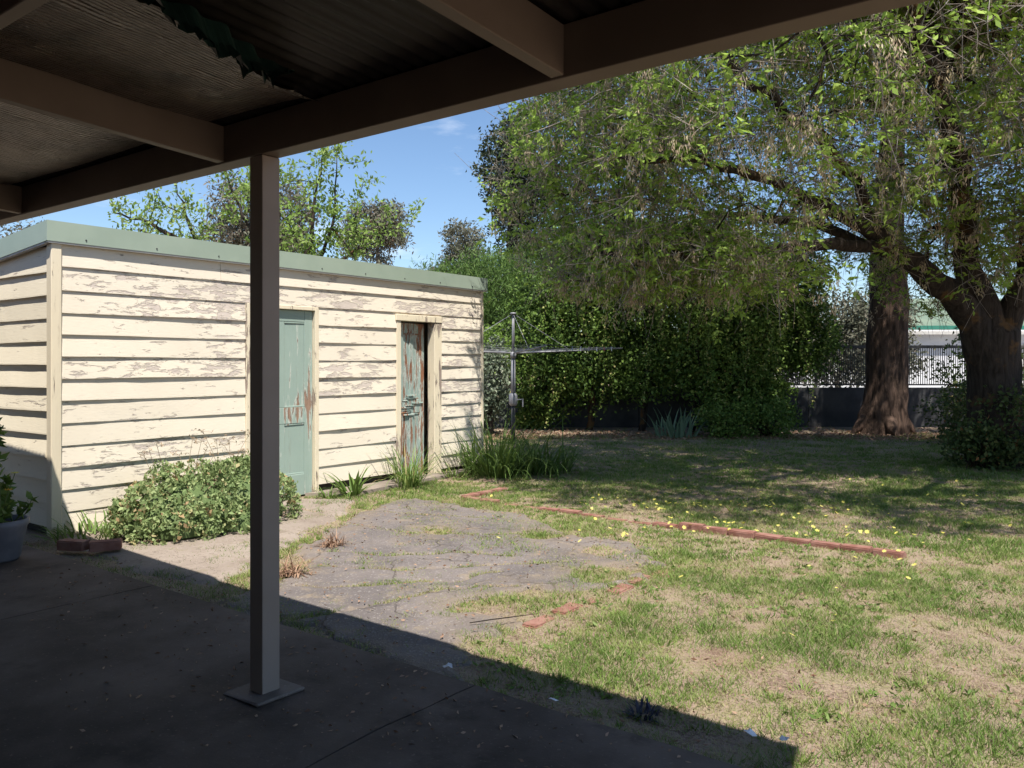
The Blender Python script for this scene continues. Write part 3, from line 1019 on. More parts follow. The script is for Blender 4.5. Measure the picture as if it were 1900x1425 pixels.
# folded flange under the front fascia and a dark gap board behind it
prism('flange', [(xf - 0.05, yl + 0.01, fz0 - 0.004), (xf - 0.006, yl + 0.01, fz0 - 0.004), (xf - 0.006, yr - 0.004, fz0 - 0.034), (xf - 0.05, yr - 0.004, fz0 - 0.034)], 0.015, MAT['flange'], shed)
prism('flange', [(xb, yl + 0.006, zb(xb, fz0 - 0.005)), (xf - 0.06, yl + 0.006, zb(xf - 0.06, fz0 - 0.005)), (xf - 0.06, yl + 0.05, zb(xf - 0.06, fz0 - 0.005)), (xb, yl + 0.05, zb(xb, fz0 - 0.005))], 0.014, MAT['flange'], shed)
prism('roof', [(xb + 0.002, yl + 0.022, zb(xb, fz0 + 0.13)), (xf - 0.024, yl + 0.022, zb(xf - 0.024, fz0 + 0.13)), (xf - 0.024, yr - 0.022, zb(xf - 0.024, fz0 + 0.10)), (xb + 0.002, yr - 0.022, zb(xb, fz0 + 0.10))], 0.03, MAT['fascia'], shed)
for k in range(9):
    t_ = (k + 0.5) / 9
    y = yl + (yr - yl) * t_
    v, f = tube_arrays([(xf - 0.002, y, fz0 + 0.05 - 0.03 * t_), (xf + 0.006, y, fz0 + 0.05 - 0.03 * t_)], [0.008, 0.007], 8)
    v = np.concatenate([v, [[xf + 0.006, y, fz0 + 0.05 - 0.03 * t_]]])
    ff = [list(map(int, q)) for q in f] + [[8 + i, 8 + (i + 1) % 8, 16] for i in range(8)]
    s = mesh_obj('screw', v, ff, MAT['rail'], None)
    s.parent = fas
    s.matrix_parent_inverse = (shed.matrix_basis @ fas.matrix_parent_inverse @ fas.matrix_basis).inverted()

# ------------------------------------------------------------------ bricks
brick_me = None


def brick(parent, x, y, z, rz, name='brick', tilt=0.0, sx=1.0):
    global brick_me
    if brick_me is None:
        bm = bmesh.new()
        box_bm(bm, -0.115, 0.115, -0.055, 0.055, -0.038, 0.038)
        bmesh.ops.bevel(bm, geom=list(bm.edges), offset=0.007, segments=2, affect='EDGES')
        for v in bm.verts:
            v.co += Vector([random.uniform(-0.003, 0.003) for _ in range(3)])
        brick_me = bpy.data.meshes.new('brick')
        bm.to_mesh(brick_me)
        bm.free()
        brick_me.materials.append(MAT['brick'])
    o = bpy.data.objects.new(name, brick_me)
    COL.objects.link(o)
    o.rotation_euler = (tilt, random.uniform(-0.02, 0.02), rz)
    o.scale = (sx, 1, 1)
    if parent is not None:
        o.parent = parent
        o.location = Vector((x, y, z)) - parent.location
    else:
        o.location = (x, y, z)
    return o


edge1 = empty('brick_edging', (-3.5, 7.06, 0), 'long row of half buried red bricks edging the lawn', 'edging')
x = -6.05
while x < -1.45:
    sunk = -0.026 if x > -3.55 else (-0.064 + 0.014 * math.sin(x * 5))
    brick(edge1, x, 7.06 + random.uniform(-0.015, 0.015) - 0.02 * (x + 4), sunk + random.uniform(-0.006, 0.006), random.uniform(-0.05, 0.05), tilt=random.uniform(-0.05, 0.05))
    x += 0.243 if x > -3.55 else 0.27
for k in range(3):
    brick(edge1, -6.17, 7.22 + k * 0.25, -0.045, rad(90) + random.uniform(-.1, .1))
edge2 = empty('brick_edging', (-2.87, 4.5, 0), 'short line of sunken red bricks beside the asphalt', 'edging')
for k in range(6):
    brick(edge2, -2.86 + random.uniform(-.02, .02), 3.98 + k * 0.30, -0.066 + 0.010 * math.sin(k * 2.2), rad(90) + random.uniform(-.06, .06))
for (x, y, rz, lab) in ((-6.80, 3.10, rad(26), 'whole loose red brick in the shade by the shed corner'), (-6.59, 3.25, rad(60), 'smaller loose red brick end in the shade beside the mounded shrub')):
    b = brick(None, x, y, 0.045, rz, 'loose_brick')
    props(b, lab, 'brick', 'loose bricks at the shed corner')

# ------------------------------------------------------------------ tree building
class Skel:
    def __init__(self):
        self.p, self.par, self.fix = [], [], {}

    def add(self, pos, par, r=None):
        self.p.append(np.asarray(pos, float))
        self.par.append(par)
        if r:
            self.fix[len(self.p) - 1] = r
        return len(self.p) - 1

    def limb(self, pts, par=None, rad_=None, sub=3, wob=0.05):
        """polyline of points in world space with radii; returns node ids of the given points"""
        ids = []
        prev = par
        for k, q in enumerate(pts):
            q = np.asarray(q, float)
            if prev is not None:
                a = self.p[prev]
                ra = self.fix.get(prev, None)
                for s in range(1, sub):
                    t = s / sub
                    prev = self.add(a + (q - a) * t + RNG.normal(size=3) * wob * np.linalg.norm(q - a) * 0.4, prev,
                                    None if rad_ is None else ((rad_[k - 1] if k else rad_[0]) * (1 - t) + rad_[k] * t))
            prev = self.add(q, prev, None if rad_ is None else rad_[k])
            ids.append(prev)
        return ids

    def grow(self, targets, step=0.35, droop=0.1, bend=0.25, rng=RNG, start=0):
        """join every target to the nearest part of the skeleton"""
        P = np.zeros((len(self.p) + len(targets) * 14, 3))
        n = len(self.p)
        P[:n] = np.array(self.p)
        left = np.array(targets, float)
        base = P[start:n]
        d0 = np.array([np.min(np.linalg.norm(base - q, axis=1)) for q in left])
        tips = []
        for q in left[np.argsort(d0)]:
            dd = np.linalg.norm(P[start:n] - q, axis=1)
            j = int(np.argmin(dd)) + start
            dist = dd[j - start]
            k = max(1, int(round(dist / step)))
            k = min(k, 12)
            a = P[j].copy()
            side = rng.normal(size=3) * bend * dist
            prev = j
            for s in range(1, k + 1):
                t = s / k
                pt = a + (q - a) * t + side * t * (1 - t) + np.array([0, 0, -droop * dist * (t - t * t) * -1.0])
                if s < k:
                    pt = pt + rng.normal(size=3) * 0.03 * dist
                prev = self.add(pt, prev)
                P[n] = pt
                n += 1
            tips.append(prev)
        return tips

    def radii(self, tip=0.004, base=None, power=2.3):
        n = len(self.p)
        w = np.zeros(n)
        has = np.zeros(n, bool)
        for i in range(n):
            if self.par[i] is not None:
                has[self.par[i]] = True
        w[~has] = 1
        for i in range(n - 1, -1, -1):
            if self.par[i] is not None:
                w[self.par[i]] += w[i]
        if base is not None:
            power = math.log(w[0]) / math.log(base / tip)
        r = tip * w ** (1 / power)
        for i, v in self.fix.items():
            r[i] = v
        for i in range(n):
            if self.par[i] is not None and i not in self.fix:
                r[i] = min(r[i], r[self.par[i]] * (0.6 if self.par[i] in self.fix else 1.0))
        return r

    def mesh(self, soup_thick, soup_thin, r, cut=0.02):
        n = len(self.p)
        kids = [[] for _ in range(n)]
        roots = []
        for i in range(n):
            if self.par[i] is None:
                roots.append(i)
            else:
                kids[self.par[i]].append(i)
        stack = [(q, None) for q in roots]
        while stack:
            s, fr = stack.pop()
            chain = [] if fr is None else [fr]
            c = s
            while True:
                chain.append(c)
                if not kids[c]:
                    break
                ks = sorted(kids[c], key=lambda k: -r[k] - (10 if k in self.fix else 0))
                for o in ks[1:]:
                    stack.append((o, c))
                c = ks[0]
            if len(chain) < 2:
                continue
            pts = np.array([self.p[i] for i in chain])
            rr = np.array([r[i] for i in chain])
            if fr is not None:
                rr[0] = min(rr[0], rr[1] * 1.3)
            rr[-1] *= 0.6
            big = rr.max()
            k = 14 if big > 0.2 else (8 if big > 0.06 else (5 if big > 0.02 else 3))
            v, f = tube_arrays(pts, rr, k, RNG.random() * 6)
            if big > 0.05:
                nn = (fbm(v[:, 0] * 3 + v[:, 1] * 2, v[:, 2] * 1.5, 2.0, 3) - 0.5)
                ctr = np.repeat(pts, k, axis=0)
                v = ctr + (v - ctr) * (1 + 0.35 * nn)[:, None]
            (soup_thick if big > cut else soup_thin).add(v, f)


def ellipsoid_pts(n, c, r, inner=0.5, rng=RNG):
    d = unit(rng.normal(size=(n, 3)))
    u = (inner ** 3 + (1 - inner ** 3) * rng.random(n)) ** (1 / 3)
    return np.asarray(c) + d * np.asarray(r) * u[:, None]


def clump_leaves(soup, centres, per, spread, length, width, tint, rng=RNG, up=0.0, out_from=None, jitter_t=0.35):
    """leaves scattered round clump centres"""
    n = len(centres) * per
    c = np.repeat(centres, per, 0) + rng.normal(size=(n, 3)) * spread
    d = rng.normal(size=(n, 3))
    d[:, 2] += up
    if out_from is not None:
        d += unit(c - out_from) * 0.8
    L = length * rng.uniform(0.6, 1.3, n)
    v, f = leaves(c, d, L, L * width / length, rng=rng)
    base = np.repeat(rng.uniform(-0.22, 0.22, len(centres)), per)
    t = np.clip(tint + base + rng.uniform(-jitter_t, jitter_t, n), 0, 1)
    soup.add(v, f, np.repeat(t, 4))


def blob_tree(name, label, cat, base, trunk_pts, trunk_r, lumps, n_clump, per, spread, length, width, mat, bark, tint=0.5, up=0.0, group=None, inner=0.55, twigs=60, seed=1, droop=0.0):
    """a tree: trunk, limbs reaching into the lumps of its crown, leaf clumps"""
    rng = np.random.default_rng(seed)
    root = empty(name, base, label, cat, group)
    sk = Skel()
    ids = sk.limb(trunk_pts, None, trunk_r, 3, 0.03)
    tg = []
    vol = np.array([l[1][0] * l[1][1] * l[1][2] for l in lumps]) ** 0.67
    vol /= vol.sum()
    cl = []
    for (c, r), w in zip(lumps, vol):
        tg.append(ellipsoid_pts(max(3, int(twigs * w)), c, np.array(r) * 0.8, 0.2, rng))
        cl.append(ellipsoid_pts(max(4, int(n_clump * w)), c, r, inner, rng))
    sk.grow(np.concatenate(tg), 0.5, 0.05, 0.2, rng, start=max(0, len(sk.p) // 3))
    a, b = Soup(), Soup()
    sk.mesh(a, a, sk.radii(0.012, trunk_r[0] * 0.8))
    a.obj('trunk', bark, root, True)
    s = Soup()
    cc = np.concatenate(cl)
    clump_leaves(s, cc, per, spread, length, width, tint, rng, up)
    s.obj('crown', mat, root)
    return root


# ---- the large spreading tree on the right
treeA = empty('spreading_tree', at(7.19, 12.3, 0), 'large spreading tree with pale green leaves and tan seed tassels', 'tree')
sk = Skel()
A_ = lambda L: [at(*q) for q in L]
tr = sk.limb(A_([(7.19, 12.3, -0.1), (7.17, 12.3, 0.5), (7.15, 12.3, 1.12), (7.12, 12.3, 1.9)]), None, [0.46, 0.38, 0.345, 0.35], 3, 0.02)
l1 = sk.limb(A_([(6.84, 12.25, 2.06), (6.36, 12.1, 2.54), (5.75, 11.8, 2.89), (5.23, 11.5, 3.12), (4.73, 11.2, 3.33), (3.75, 10.5, 3.58), (2.86, 9.8, 3.70), (2.09, 9.2, 3.75), (1.14, 8.8, 3.68)]), tr[2],
             [0.245, 0.19, 0.155, 0.13, 0.095, 0.072, 0.055, 0.04, 0.025], 3, 0.06)
l1b = sk.limb(A_([(4.2, 10.8, 3.05), (3.0, 10.3, 2.88), (1.95, 10.0, 2.8), (0.95, 9.8, 2.78)]), l1[3], [0.085, 0.06, 0.045, 0.025], 4, 0.06)
l1c = sk.limb(A_([(4.3, 10.9, 4.1), (3.2, 10.2, 4.8), (2.0, 9.4, 5.3), (1.0, 9.0, 5.4)]), l1[3], [0.08, 0.065, 0.045, 0.03], 4, 0.08)
l1d = sk.limb(A_([(4.4, 12.0, 3.5), (3.2, 12.4, 3.7), (2.0, 12.3, 3.9)]), l1[2], [0.08, 0.05, 0.03], 4, 0.08)
l2 = sk.limb(A_([(6.95, 12.3, 2.3), (6.75, 12.3, 2.87), (6.55, 12.0, 3.6), (6.05, 11.5, 4.65), (5.5, 11.0, 5.6), (4.9, 10.3, 6.6), (4.2, 9.6, 7.4)]), tr[-1],
             [0.27, 0.18, 0.145, 0.11, 0.085, 0.06, 0.035], 3, 0.05)
l3 = sk.limb(A_([(7.35, 12.25, 2.25), (7.45, 12.0, 2.7), (7.42, 11.7, 3.4), (7.4, 11.2, 4.2), (7.4, 10.3, 5.3), (7.2, 9.0, 6.3)]), tr[2],
             [0.19, 0.16, 0.13, 0.10, 0.075, 0.045], 3, 0.06)
l4 = sk.limb(A_([(5.6, 10.5, 4.2), (4.6, 9.0, 4.7), (3.6, 7.8, 5.0), (2.4, 7.0, 4.9)]), l2[2], [0.11, 0.08, 0.055, 0.03], 4, 0.08)
l5 = sk.limb(A_([(6.2, 12.0, 6.0), (6.0, 12.2, 7.2)]), l2[3], [0.09, 0.05], 4, 0.06)
l6 = sk.limb(A_([(6.6, 9.6, 4.4), (6.0, 8.0, 4.7), (5.2, 6.9, 4.7)]), l3[2], [0.10, 0.07, 0.04], 4, 0.08)

rngA = np.random.default_rng(5)
NT = 8000
tgt = np.concatenate([ellipsoid_pts(11000, (4.9, 10.1, 5.4), (5.2, 5.3, 3.6), 0.55, rngA), ellipsoid_pts(900, (8.3, 14.0, 8.0), (3.2, 3.0, 1.9), 0.2, rngA),
                      ellipsoid_pts(700, (3.4, 14.2, 6.6), (3.0, 2.2, 1.4), 0.2, rngA), ellipsoid_pts(1100, (1.4, 11.3, 3.9), (1.7, 1.8, 1.5), 0.2, rngA), ellipsoid_pts(700, (2.3, 10.6, 2.75), (2.0, 1.6, 0.5), 0.2, rngA),
                      ellipsoid_pts(2600, (7.4, 10.4, 7.3), (3.2, 3.6, 1.5), 0.2, rngA), ellipsoid_pts(1100, (5.0, 12.5, 7.4), (3.0, 2.2, 1.2), 0.2, rngA)])
rngA.shuffle(tgt)
r_, f_, z_ = tgt[:, 0], tgt[:, 1], tgt[:, 2]
bot = np.where(r_ < 3.4, 2.25 + 0.25 * rngA.random(len(r_)), 2.9 + 0.2 * np.clip(r_ - 3.0, 0, 4))
bot = np.where(f_ < 8.2, np.maximum(bot, 3.1), bot)
keep = z_ > bot
keep &= ~((f_ > 11.0) & (z_ < 5.0) & (r_ > 2.6) & (rngA.random(len(r_)) < 0.72))
keep &= ~((z_ < 4.4) & (r_ > 3.4) & (f_ > 8.4) & (rngA.random(len(r_)) < 0.55))
gap = np.sin(r_ * 1.9 + 1.0) * np.sin(f_ * 1.7) * np.sin(z_ * 2.3 + 0.5)
keep &= gap > -0.30
keep &= r_ > np.where(f_ < 10.6, 0.2, -0.45)
tgt = tgt[keep][:NT]
tgt = np.concatenate([tgt, ellipsoid_pts(520, (7.2, 10.6, 4.1), (2.0, 1.9, 1.2), 0.2, rngA), ellipsoid_pts(300, (6.0, 13.8, 4.0), (2.4, 1.2, 1.1), 0.2, rngA), ellipsoid_pts(160, (8.4, 13.5, 3.4), (1.0, 1.0, 0.9), 0.2, rngA),
                      ellipsoid_pts(80, (6.6, 11.2, 3.3), (1.7, 0.9, 0.95), 0.2, rngA), ellipsoid_pts(60, (4.6, 10.9, 3.7), (1.5, 1.0, 0.9), 0.2, rngA), ellipsoid_pts(150, (7.6, 14.6, 3.2), (1.5, 0.8, 1.0), 0.2, rngA)])
print('targets', len(tgt))
tipsA = sk.grow(at_arr(tgt), 0.30, 0.10, 0.30, rngA, start=len(tr) * 3)
rA = sk.radii(0.0035, 0.45)
thick, thin = Soup(), Soup()
sk.mesh(thick, thin, rA, 0.014)
# side twiglets
P = np.array(sk.p)
cand = np.where(rA < 0.02)[0]
pick = rngA.choice(np.where(rA < 0.05)[0], 30000)
par = np.array([-1 if q is None else q for q in sk.par])
for i in pick:
    if par[i] < 0:
        continue
    d = unit(P[i] - P[par[i]] + 1e-6)
    s_ = unit(rngA.normal(size=3) * 0.9 + d * 0.7 + np.array([0, 0, 0.1]))
    L = rngA.uniform(0.18, 0.65)
    e1 = P[i] + s_ * L * 0.5 + rngA.normal(size=3) * 0.02
    e2 = P[i] + s_ * L + rngA.normal(size=3) * 0.05 + np.array([0, 0, -0.03])
    v, f = tube_arrays([P[i], e1, e2], [0.0042, 0.0034, 0.002], 3)
    thin.add(v, f)
thick.obj('trunk', MAT['bark_a'], treeA, True)
thin.obj('twigs', MAT['twig'], treeA, True)
Pt = P[np.array(tipsA)]
extra = P[rngA.choice(cand, 5000)] + rngA.normal(size=(5000, 3)) * 0.15
cl = np.concatenate([Pt, extra])
# compound leaves: sprays of leaflets
def sprays(soup, cen, n_leaf, rng, k=1.0):
    m = len(cen)
    n = m * n_leaf
    d0 = unit(rng.normal(size=(m, 3)) * np.array([1, 1, 0.45]) + np.array([0, 0, -0.1]))
    d = np.repeat(d0, n_leaf, 0)
    t = np.tile(np.linspace(0.25, 1.0, n_leaf), m)
    L0 = np.repeat(rng.uniform(0.10, 0.20, m), n_leaf)
    side = unit(np.cross(d, np.array([0, 0, 1.0]) + 0.3 * rng.normal(size=(n, 3))))
    sgn = np.tile(np.where(np.arange(n_leaf) % 2 == 0, 1.0, -1.0), m)[:, None]
    c = np.repeat(cen, n_leaf, 0) + d * (L0 * t)[:, None]
    ld = d * 0.6 + side * sgn * (1.1 - t)[:, None] + np.array([0, 0, -0.35]) + 0.25 * rng.normal(size=(n, 3))
    L = rng.uniform(0.045, 0.10, n) * k
    v, f = leaves(c, ld, L, L * 0.42, 0.15, rng)
    ti = np.clip(np.repeat(rng.uniform(0.0, 1.0, m), n_leaf) + rng.uniform(-0.2, 0.2, n), 0, 1)
    soup.add(v, f, np.repeat(ti, 4))


s = Soup()
lc = cl[rngA.random(len(cl)) < 0.50]
m3 = np.repeat(lc, 6, 0)
m3 = m3 + rngA.normal(size=m3.shape) * 0.075
sprays(s, m3, 5, rngA)
cf = -cl[:, 0] * SY + cl[:, 1] * CY
hi = cl[(cl[:, 2] > 6.6) & ((cf < 11) | (cl[:, 2] > 7.6)) & (cf > 7.4)]  # oversized leaf layer added in the mostly unseen upper crown to deepen its shade
hi = np.repeat(hi, 3, 0) + rngA.normal(size=(len(hi) * 3, 3)) * 0.2
sprays(s, hi, 5, rngA, 1.75)
s.obj('foliage', MAT['leaf_elder'], treeA)
# hanging tassels of winged seeds
s = Soup()
tc = cl[rngA.random(len(cl)) < 0.30]
tc = np.repeat(tc, 4, 0) + rngA.normal(size=(len(tc) * 4, 3)) * 0.07
n_s = 12
c = np.repeat(tc, n_s, 0)
c[:, 2] -= np.tile(np.linspace(0.0, 0.10, n_s), len(tc))
c += rngA.normal(size=c.shape) * np.array([0.018, 0.018, 0.01])
d = rngA.normal(size=c.shape) * 0.28 + np.array([0, 0, -1.0])
L = rngA.uniform(0.03, 0.06, len(c))
v, f = leaves(c, d, L, 0.012, 0.1, rngA)
tt = np.clip(np.repeat(rngA.uniform(0, 1, len(tc)), n_s) + rngA.uniform(-.2, .2, len(c)), 0, 1)
s.add(v, f, np.repeat(tt, 4))
s.obj('seed_tassels', MAT['tassel'], treeA)

# ---- the upright tree by the fence
treeB = empty('upright_tree', at(8.07, 18.05, 0), 'thick upright trunk with flaking red brown bark by the back fence', 'tree')
sk = Skel()
tb = sk.limb(A_([(8.02, 18.05, -0.12), (8.04, 18.05, 0.15), (8.1, 18.05, 0.55), (8.16, 18.05, 1.3), (8.18, 18.05, 2.4), (8.15, 18.0, 3.7), (8.1, 17.8, 5.5), (8.1, 17.6, 7.4), (8.3, 17.4, 9.2)]), None,
             [0.60, 0.52, 0.46, 0.43, 0.41, 0.36, 0.29, 0.24, 0.15], 3, 0.02)
rngB = np.random.default_rng(8)
# buttress roots
for k in range(5):
    a = k / 5 * 2 * math.pi + 0.3
    ln = rngB.uniform(0.6, 0.85)
    b0 = np.array(at(8.04, 18.05, 0.35))
    sk.limb([b0 + np.array([math.cos(a) * 0.42, math.sin(a) * 0.42, -0.12]), b0 + np.array([math.cos(a) * ln, math.sin(a) * ln, -0.40])], 4, [0.16, 0.04], 2, 0.05)
tg = np.concatenate([ellipsoid_pts(130, (8.6, 17.2, 9.2), (4.0, 3.2, 2.6), 0.3, rngB), ellipsoid_pts(60, (10.2, 17.0, 7.4), (2.4, 2.2, 1.7), 0.3, rngB), ellipsoid_pts(30, (7.6, 16.2, 7.2), (1.6, 1.6, 1.2), 0.3, rngB)])
sk.grow(at_arr(tg), 0.5, 0.05, 0.2, rngB, start=16)
a = Soup()
sk.mesh(a, a, sk.radii(0.014, 0.5))
a.obj('trunk', MAT['bark_b'], treeB, True)
s = Soup()
cc = np.concatenate([ellipsoid_pts(700, (8.6, 17.2, 9.4), (4.2, 3.4, 2.8), 0.4, rngB), ellipsoid_pts(260, (10.2, 17.0, 7.4), (2.6, 2.4, 1.9), 0.4, rngB), ellipsoid_pts(110, (7.6, 16.2, 7.3), (1.8, 1.7, 1.3), 0.4, rngB)])
clump_leaves(s, at_arr(cc), 26, 0.20, 0.13, 0.05, 0.45, rngB)
s.obj('crown', MAT['leaf_b'], treeB)

# ---- creeper covered shrub bank along the back
hedge_l = [((0.75, 18.9, 1.55), (0.95, 0.9, 1.7)), ((1.75, 18.7, 1.9), (1.2, 1.0, 1.75)), ((2.9, 18.4, 2.15), (1.25, 1.1, 1.8)), ((3.95, 18.1, 2.3), (1.2, 1.1, 1.75)),
           ((4.9, 18.0, 2.1), (1.05, 1.0, 1.65)), ((5.7, 18.5, 2.2), (0.95, 0.9, 1.5)), ((2.0, 18.7, 3.6), (1.5, 1.1, 0.9)), ((3.8, 18.5, 3.7), (1.6, 1.1, 0.8)), ((4.4, 17.7, 1.15), (1.0, 0.7, 0.85)), ((6.5, 18.4, 1.9), (0.7, 0.7, 0.8)), ((6.1, 18.6, 3.2), (1.0, 0.8, 0.7)), ((5.4, 17.9, 0.55), (0.6, 0.5, 0.5))]
labs = ['dark creeper covered shrub behind the clothes hoist pole', 'dark hanging creeper shrub right of the clothes hoist arm', 'leafy green creeper shrub in the middle of the back bank',
        'tallest bright creeper shrub above the iris clump', 'creeper shrub with trailing yellow green strands near the fence', 'dark shrub end of the bank against the fence railing']
assign = [0, 1, 2, 3, 4, 5, 1, 3, 4, 5, 5, 4]
for k, lab in enumerate(labs):
    rg = np.random.default_rng(40 + k)
    mine = [hedge_l[i] for i in range(12) if assign[i] == k]
    c0 = mine[0][0]
    root = empty('creeper_shrub', at(c0[0], c0[1], 0), lab, 'shrub', 'creeper shrubs along the back fence')
    sk = Skel()
    b0 = np.array(at(c0[0], c0[1] + 0.2, -0.05))
    sk.limb([b0, b0 + np.array([0.1, 0, 0.7]), b0 + np.array([0, 0.1, 1.4])], None, [0.09, 0.07, 0.05], 3, 0.1)
    tg = np.concatenate([at_arr(ellipsoid_pts(60, c, np.array(r) * 0.85, 0.3, rg)) for c, r in mine])
    sk.grow(tg, 0.3, 0.05, 0.3, rg)
    a = Soup()
    sk.mesh(a, a, sk.radii(0.006, 0.09))
    s = Soup()
    for c, r in mine:
        cc = ellipsoid_pts(int(260 * r[0] * r[2]), c, np.array(r) * 0.9, 0.45, rg)
        cc = cc[np.sin(cc[:, 0] * 5.1 + k) * np.sin(cc[:, 1] * 4.3) * np.sin(cc[:, 2] * 4.7 + k) > -0.22]
        if k in (1, 2):
            cc = cc[(cc[:, 2] > 0.8) | (rg.random(len(cc)) < 0.35)]
        low = cc[:, 2] < 0.55
        cc = cc[~low | (rg.random(len(cc)) < 0.7)]
        cc[:, 2] = np.maximum(cc[:, 2], 0.12)
        clump_leaves(s, at_arr(cc), 26, 0.13, 0.085, 0.055, 0.24 + 0.06 * k * (k < 5), rg, -0.2)
        # long arching canes
        for q in range(int(26 * r[0] * r[2])):
            a0 = rg.uniform(0, 6.283)
            tt = np.linspace(0, 1, 44)
            rr_ = np.array([math.cos(a0) * r[0], math.sin(a0) * r[1]]) * rg.uniform(0.75, 1.3)
            top_ = r[2] * rg.uniform(0.75, 1.25)
            line = np.stack([c[0] + rr_[0] * tt ** 1.2, c[1] + rr_[1] * tt ** 1.2, c[2] + top_ * np.sin(tt * 2.5 - 0.15) - 0.9 * r[2] * np.clip(tt - 0.55, 0, 1) ** 1.3 * rg.uniform(0.6, 2.0)], 1)
            line[:, 2] = np.maximum(line[:, 2], 0.08)
            line = at_arr(line)
            v, f = tube_arrays(line[::5], np.linspace(0.009, 0.003, len(line[::5])), 3)
            a.add(v, f)
            lp = np.repeat(line[12:], 5, 0)
            lp = lp + rg.normal(size=lp.shape) * 0.05
            Ls = rg.uniform(0.05, 0.10, len(lp))
            v, f = leaves(lp, rg.normal(size=lp.shape) + np.array([0, 0, -0.2]), Ls, Ls * 0.6, rng=rg)
            s.add(v, f, np.repeat(np.clip(rg.uniform(0.05, 0.62) + 0.06 * min(k, 4) + rg.normal(size=len(lp)) * 0.13, 0, 0.97), 4))
        # trailing strands on the sunny face
        ns = int(5 * r[0] * r[2])
        for q in range(ns):
            an = rg.uniform(-2.6, -0.5)
            p0 = np.array(at(c[0] + r[0] * 1.02 * math.cos(an), c[1] + r[1] * 1.05 * math.sin(an), c[2] + r[2] * rg.uniform(-0.3, 0.7)))
            ln = rg.uniform(0.4, 1.3)
            ln = min(ln, p0[2] - 0.1)
            if ln < 0.2:
                continue
            m = int(ln / 0.035)
            tt = np.linspace(0, 1, m)
            line = p0 + np.stack([0.06 * np.sin(tt * 4 + q), 0.06 * np.cos(tt * 3 + q), -tt * ln], 1)
            v, f = tube_arrays(line[::4] if m > 8 else line[[0, -1]], np.full(len(line[::4] if m > 8 else line[[0, -1]]), 0.004), 3)
            a.add(v, f)
            line = np.repeat(line, 2, 0) + rg.normal(size=(2 * m, 3)) * 0.025
            Ls = rg.uniform(0.04, 0.075, 2 * m)
            v, f = leaves(line, rg.normal(size=(2 * m, 3)) + np.array([0, 0, -0.5]), Ls, Ls * 0.75, rng=rg)
            s.add(v, f, np.repeat(np.clip(rg.normal(0.72, 0.2, 2 * m), 0, 1), 4))
    a.obj('stems', MAT['bark_a'], root, True)
    s.obj('foliage', MAT['leaf_vine'], root)

# ---- smaller bank plants
def strap_clump(name, loc, n, lmin, lmax, w, mat, label, group=None, spread=0.12, lift=(0.9, 1.5), bend=(0.3, 1.8), tint=(0.1, 0.85), seed=0):
    rg = np.random.default_rng(seed)
    s = Soup()
    for _ in range(n):
        a = rg.uniform(0, 2 * math.pi)
        rr = spread * math.sqrt(rg.random())
        b = (loc[0] + rr * math.cos(a), loc[1] + rr * math.sin(a), loc[2])
        v, f = strap(b, a + rg.normal() * 0.6, rg.uniform(lmin, lmax), w * rg.uniform(0.7, 1.2), rg.uniform(*bend), rg.uniform(*lift))
        s.add(v, f, rg.uniform(*tint))
    o = s.obj(name, mat)
    return props(o, label, 'plant', group)


strap_clump('iris_clump', at(3.35, 17.0, -0.03), 46, 0.45, 0.75, 0.05, MAT['leaf_iris'], 'blue green iris clump at the foot of the back bank', None, 0.45, (1.0, 1.5), (0.1, 1.0), (0, 1), 3)
for k, (r, f, h, lab, mt) in enumerate(((4.35, 16.9, 0.62, 'low leafy green plant right of the iris clump', 'leaf_vine'), (5.3, 17.1, 0.66, 'low leafy plant with yellowish leaves left of the upright tree', 'leaf_vine'),
                                        (8.75, 15.6, 1.05, 'dark leafy sucker bush between the two tree trunks', 'leaf_b'), (9.9, 15.4, 1.25, 'dark bush behind the spreading tree trunk', 'leaf_b'),
                                        (6.75, 11.9, 0.55, 'low sucker growth left of the spreading tree trunk', 'leaf_b'), (7.7, 11.8, 1.15, 'leafy sucker growth at the spreading tree trunk by the picture edge', 'leaf_b'),
                                        (0.35, 19.2, 0.3, 'low groundcover plant behind the clothes hoist', 'leaf_vine'))):
    rg = np.random.default_rng(70 + k)
    root = empty('leafy_plant', at(r, f, 0), lab, 'plant')
    s = Soup()
    cc = ellipsoid_pts(int(120 * (h + 0.3)), (r, f, h * 0.5), (h * 0.75 + 0.15, h * 0.7 + 0.1, h * 0.62), 0.3, rg)
    cc[:, 2] = np.maximum(cc[:, 2], 0.02)
    clump_leaves(s, at_arr(cc), 20, 0.09, 0.07, 0.045, 0.5, rg, 0.4)
    s.obj('foliage', MAT[mt], root)
    a = Soup()
    for q in cc[::6]:
        v, ff_ = tube_arrays([at(r + rg.normal() * 0.1, f + rg.normal() * 0.1, -0.05), at(*(np.array([r, f, h * .3]) * .5 + q * .5)), at(*q)], [0.012, 0.008, 0.004], 4)
        a.add(v, ff_)
    a.obj('stems', MAT['bark_a'], root, True)

blob_tree('railing_shrub', 'loose dark shrub in front of the railing between the two tree trunks', 'shrub', at(9.9, 17.6, 0), A_([(9.9, 17.6, 0), (9.9, 17.6, 0.6)]), [0.06, 0.05],
          [(at(9.7, 17.6, 1.25), (0.85, 0.5, 0.75)), (at(10.8, 17.4, 1.1), (0.7, 0.5, 0.9)), (at(10.0, 17.5, 0.5), (0.9, 0.5, 0.5))], 150, 20, 0.12, 0.09, 0.055, MAT['leaf_b'], MAT['bark_a'], 0.5, 0, None, 0.3, 90, 150)
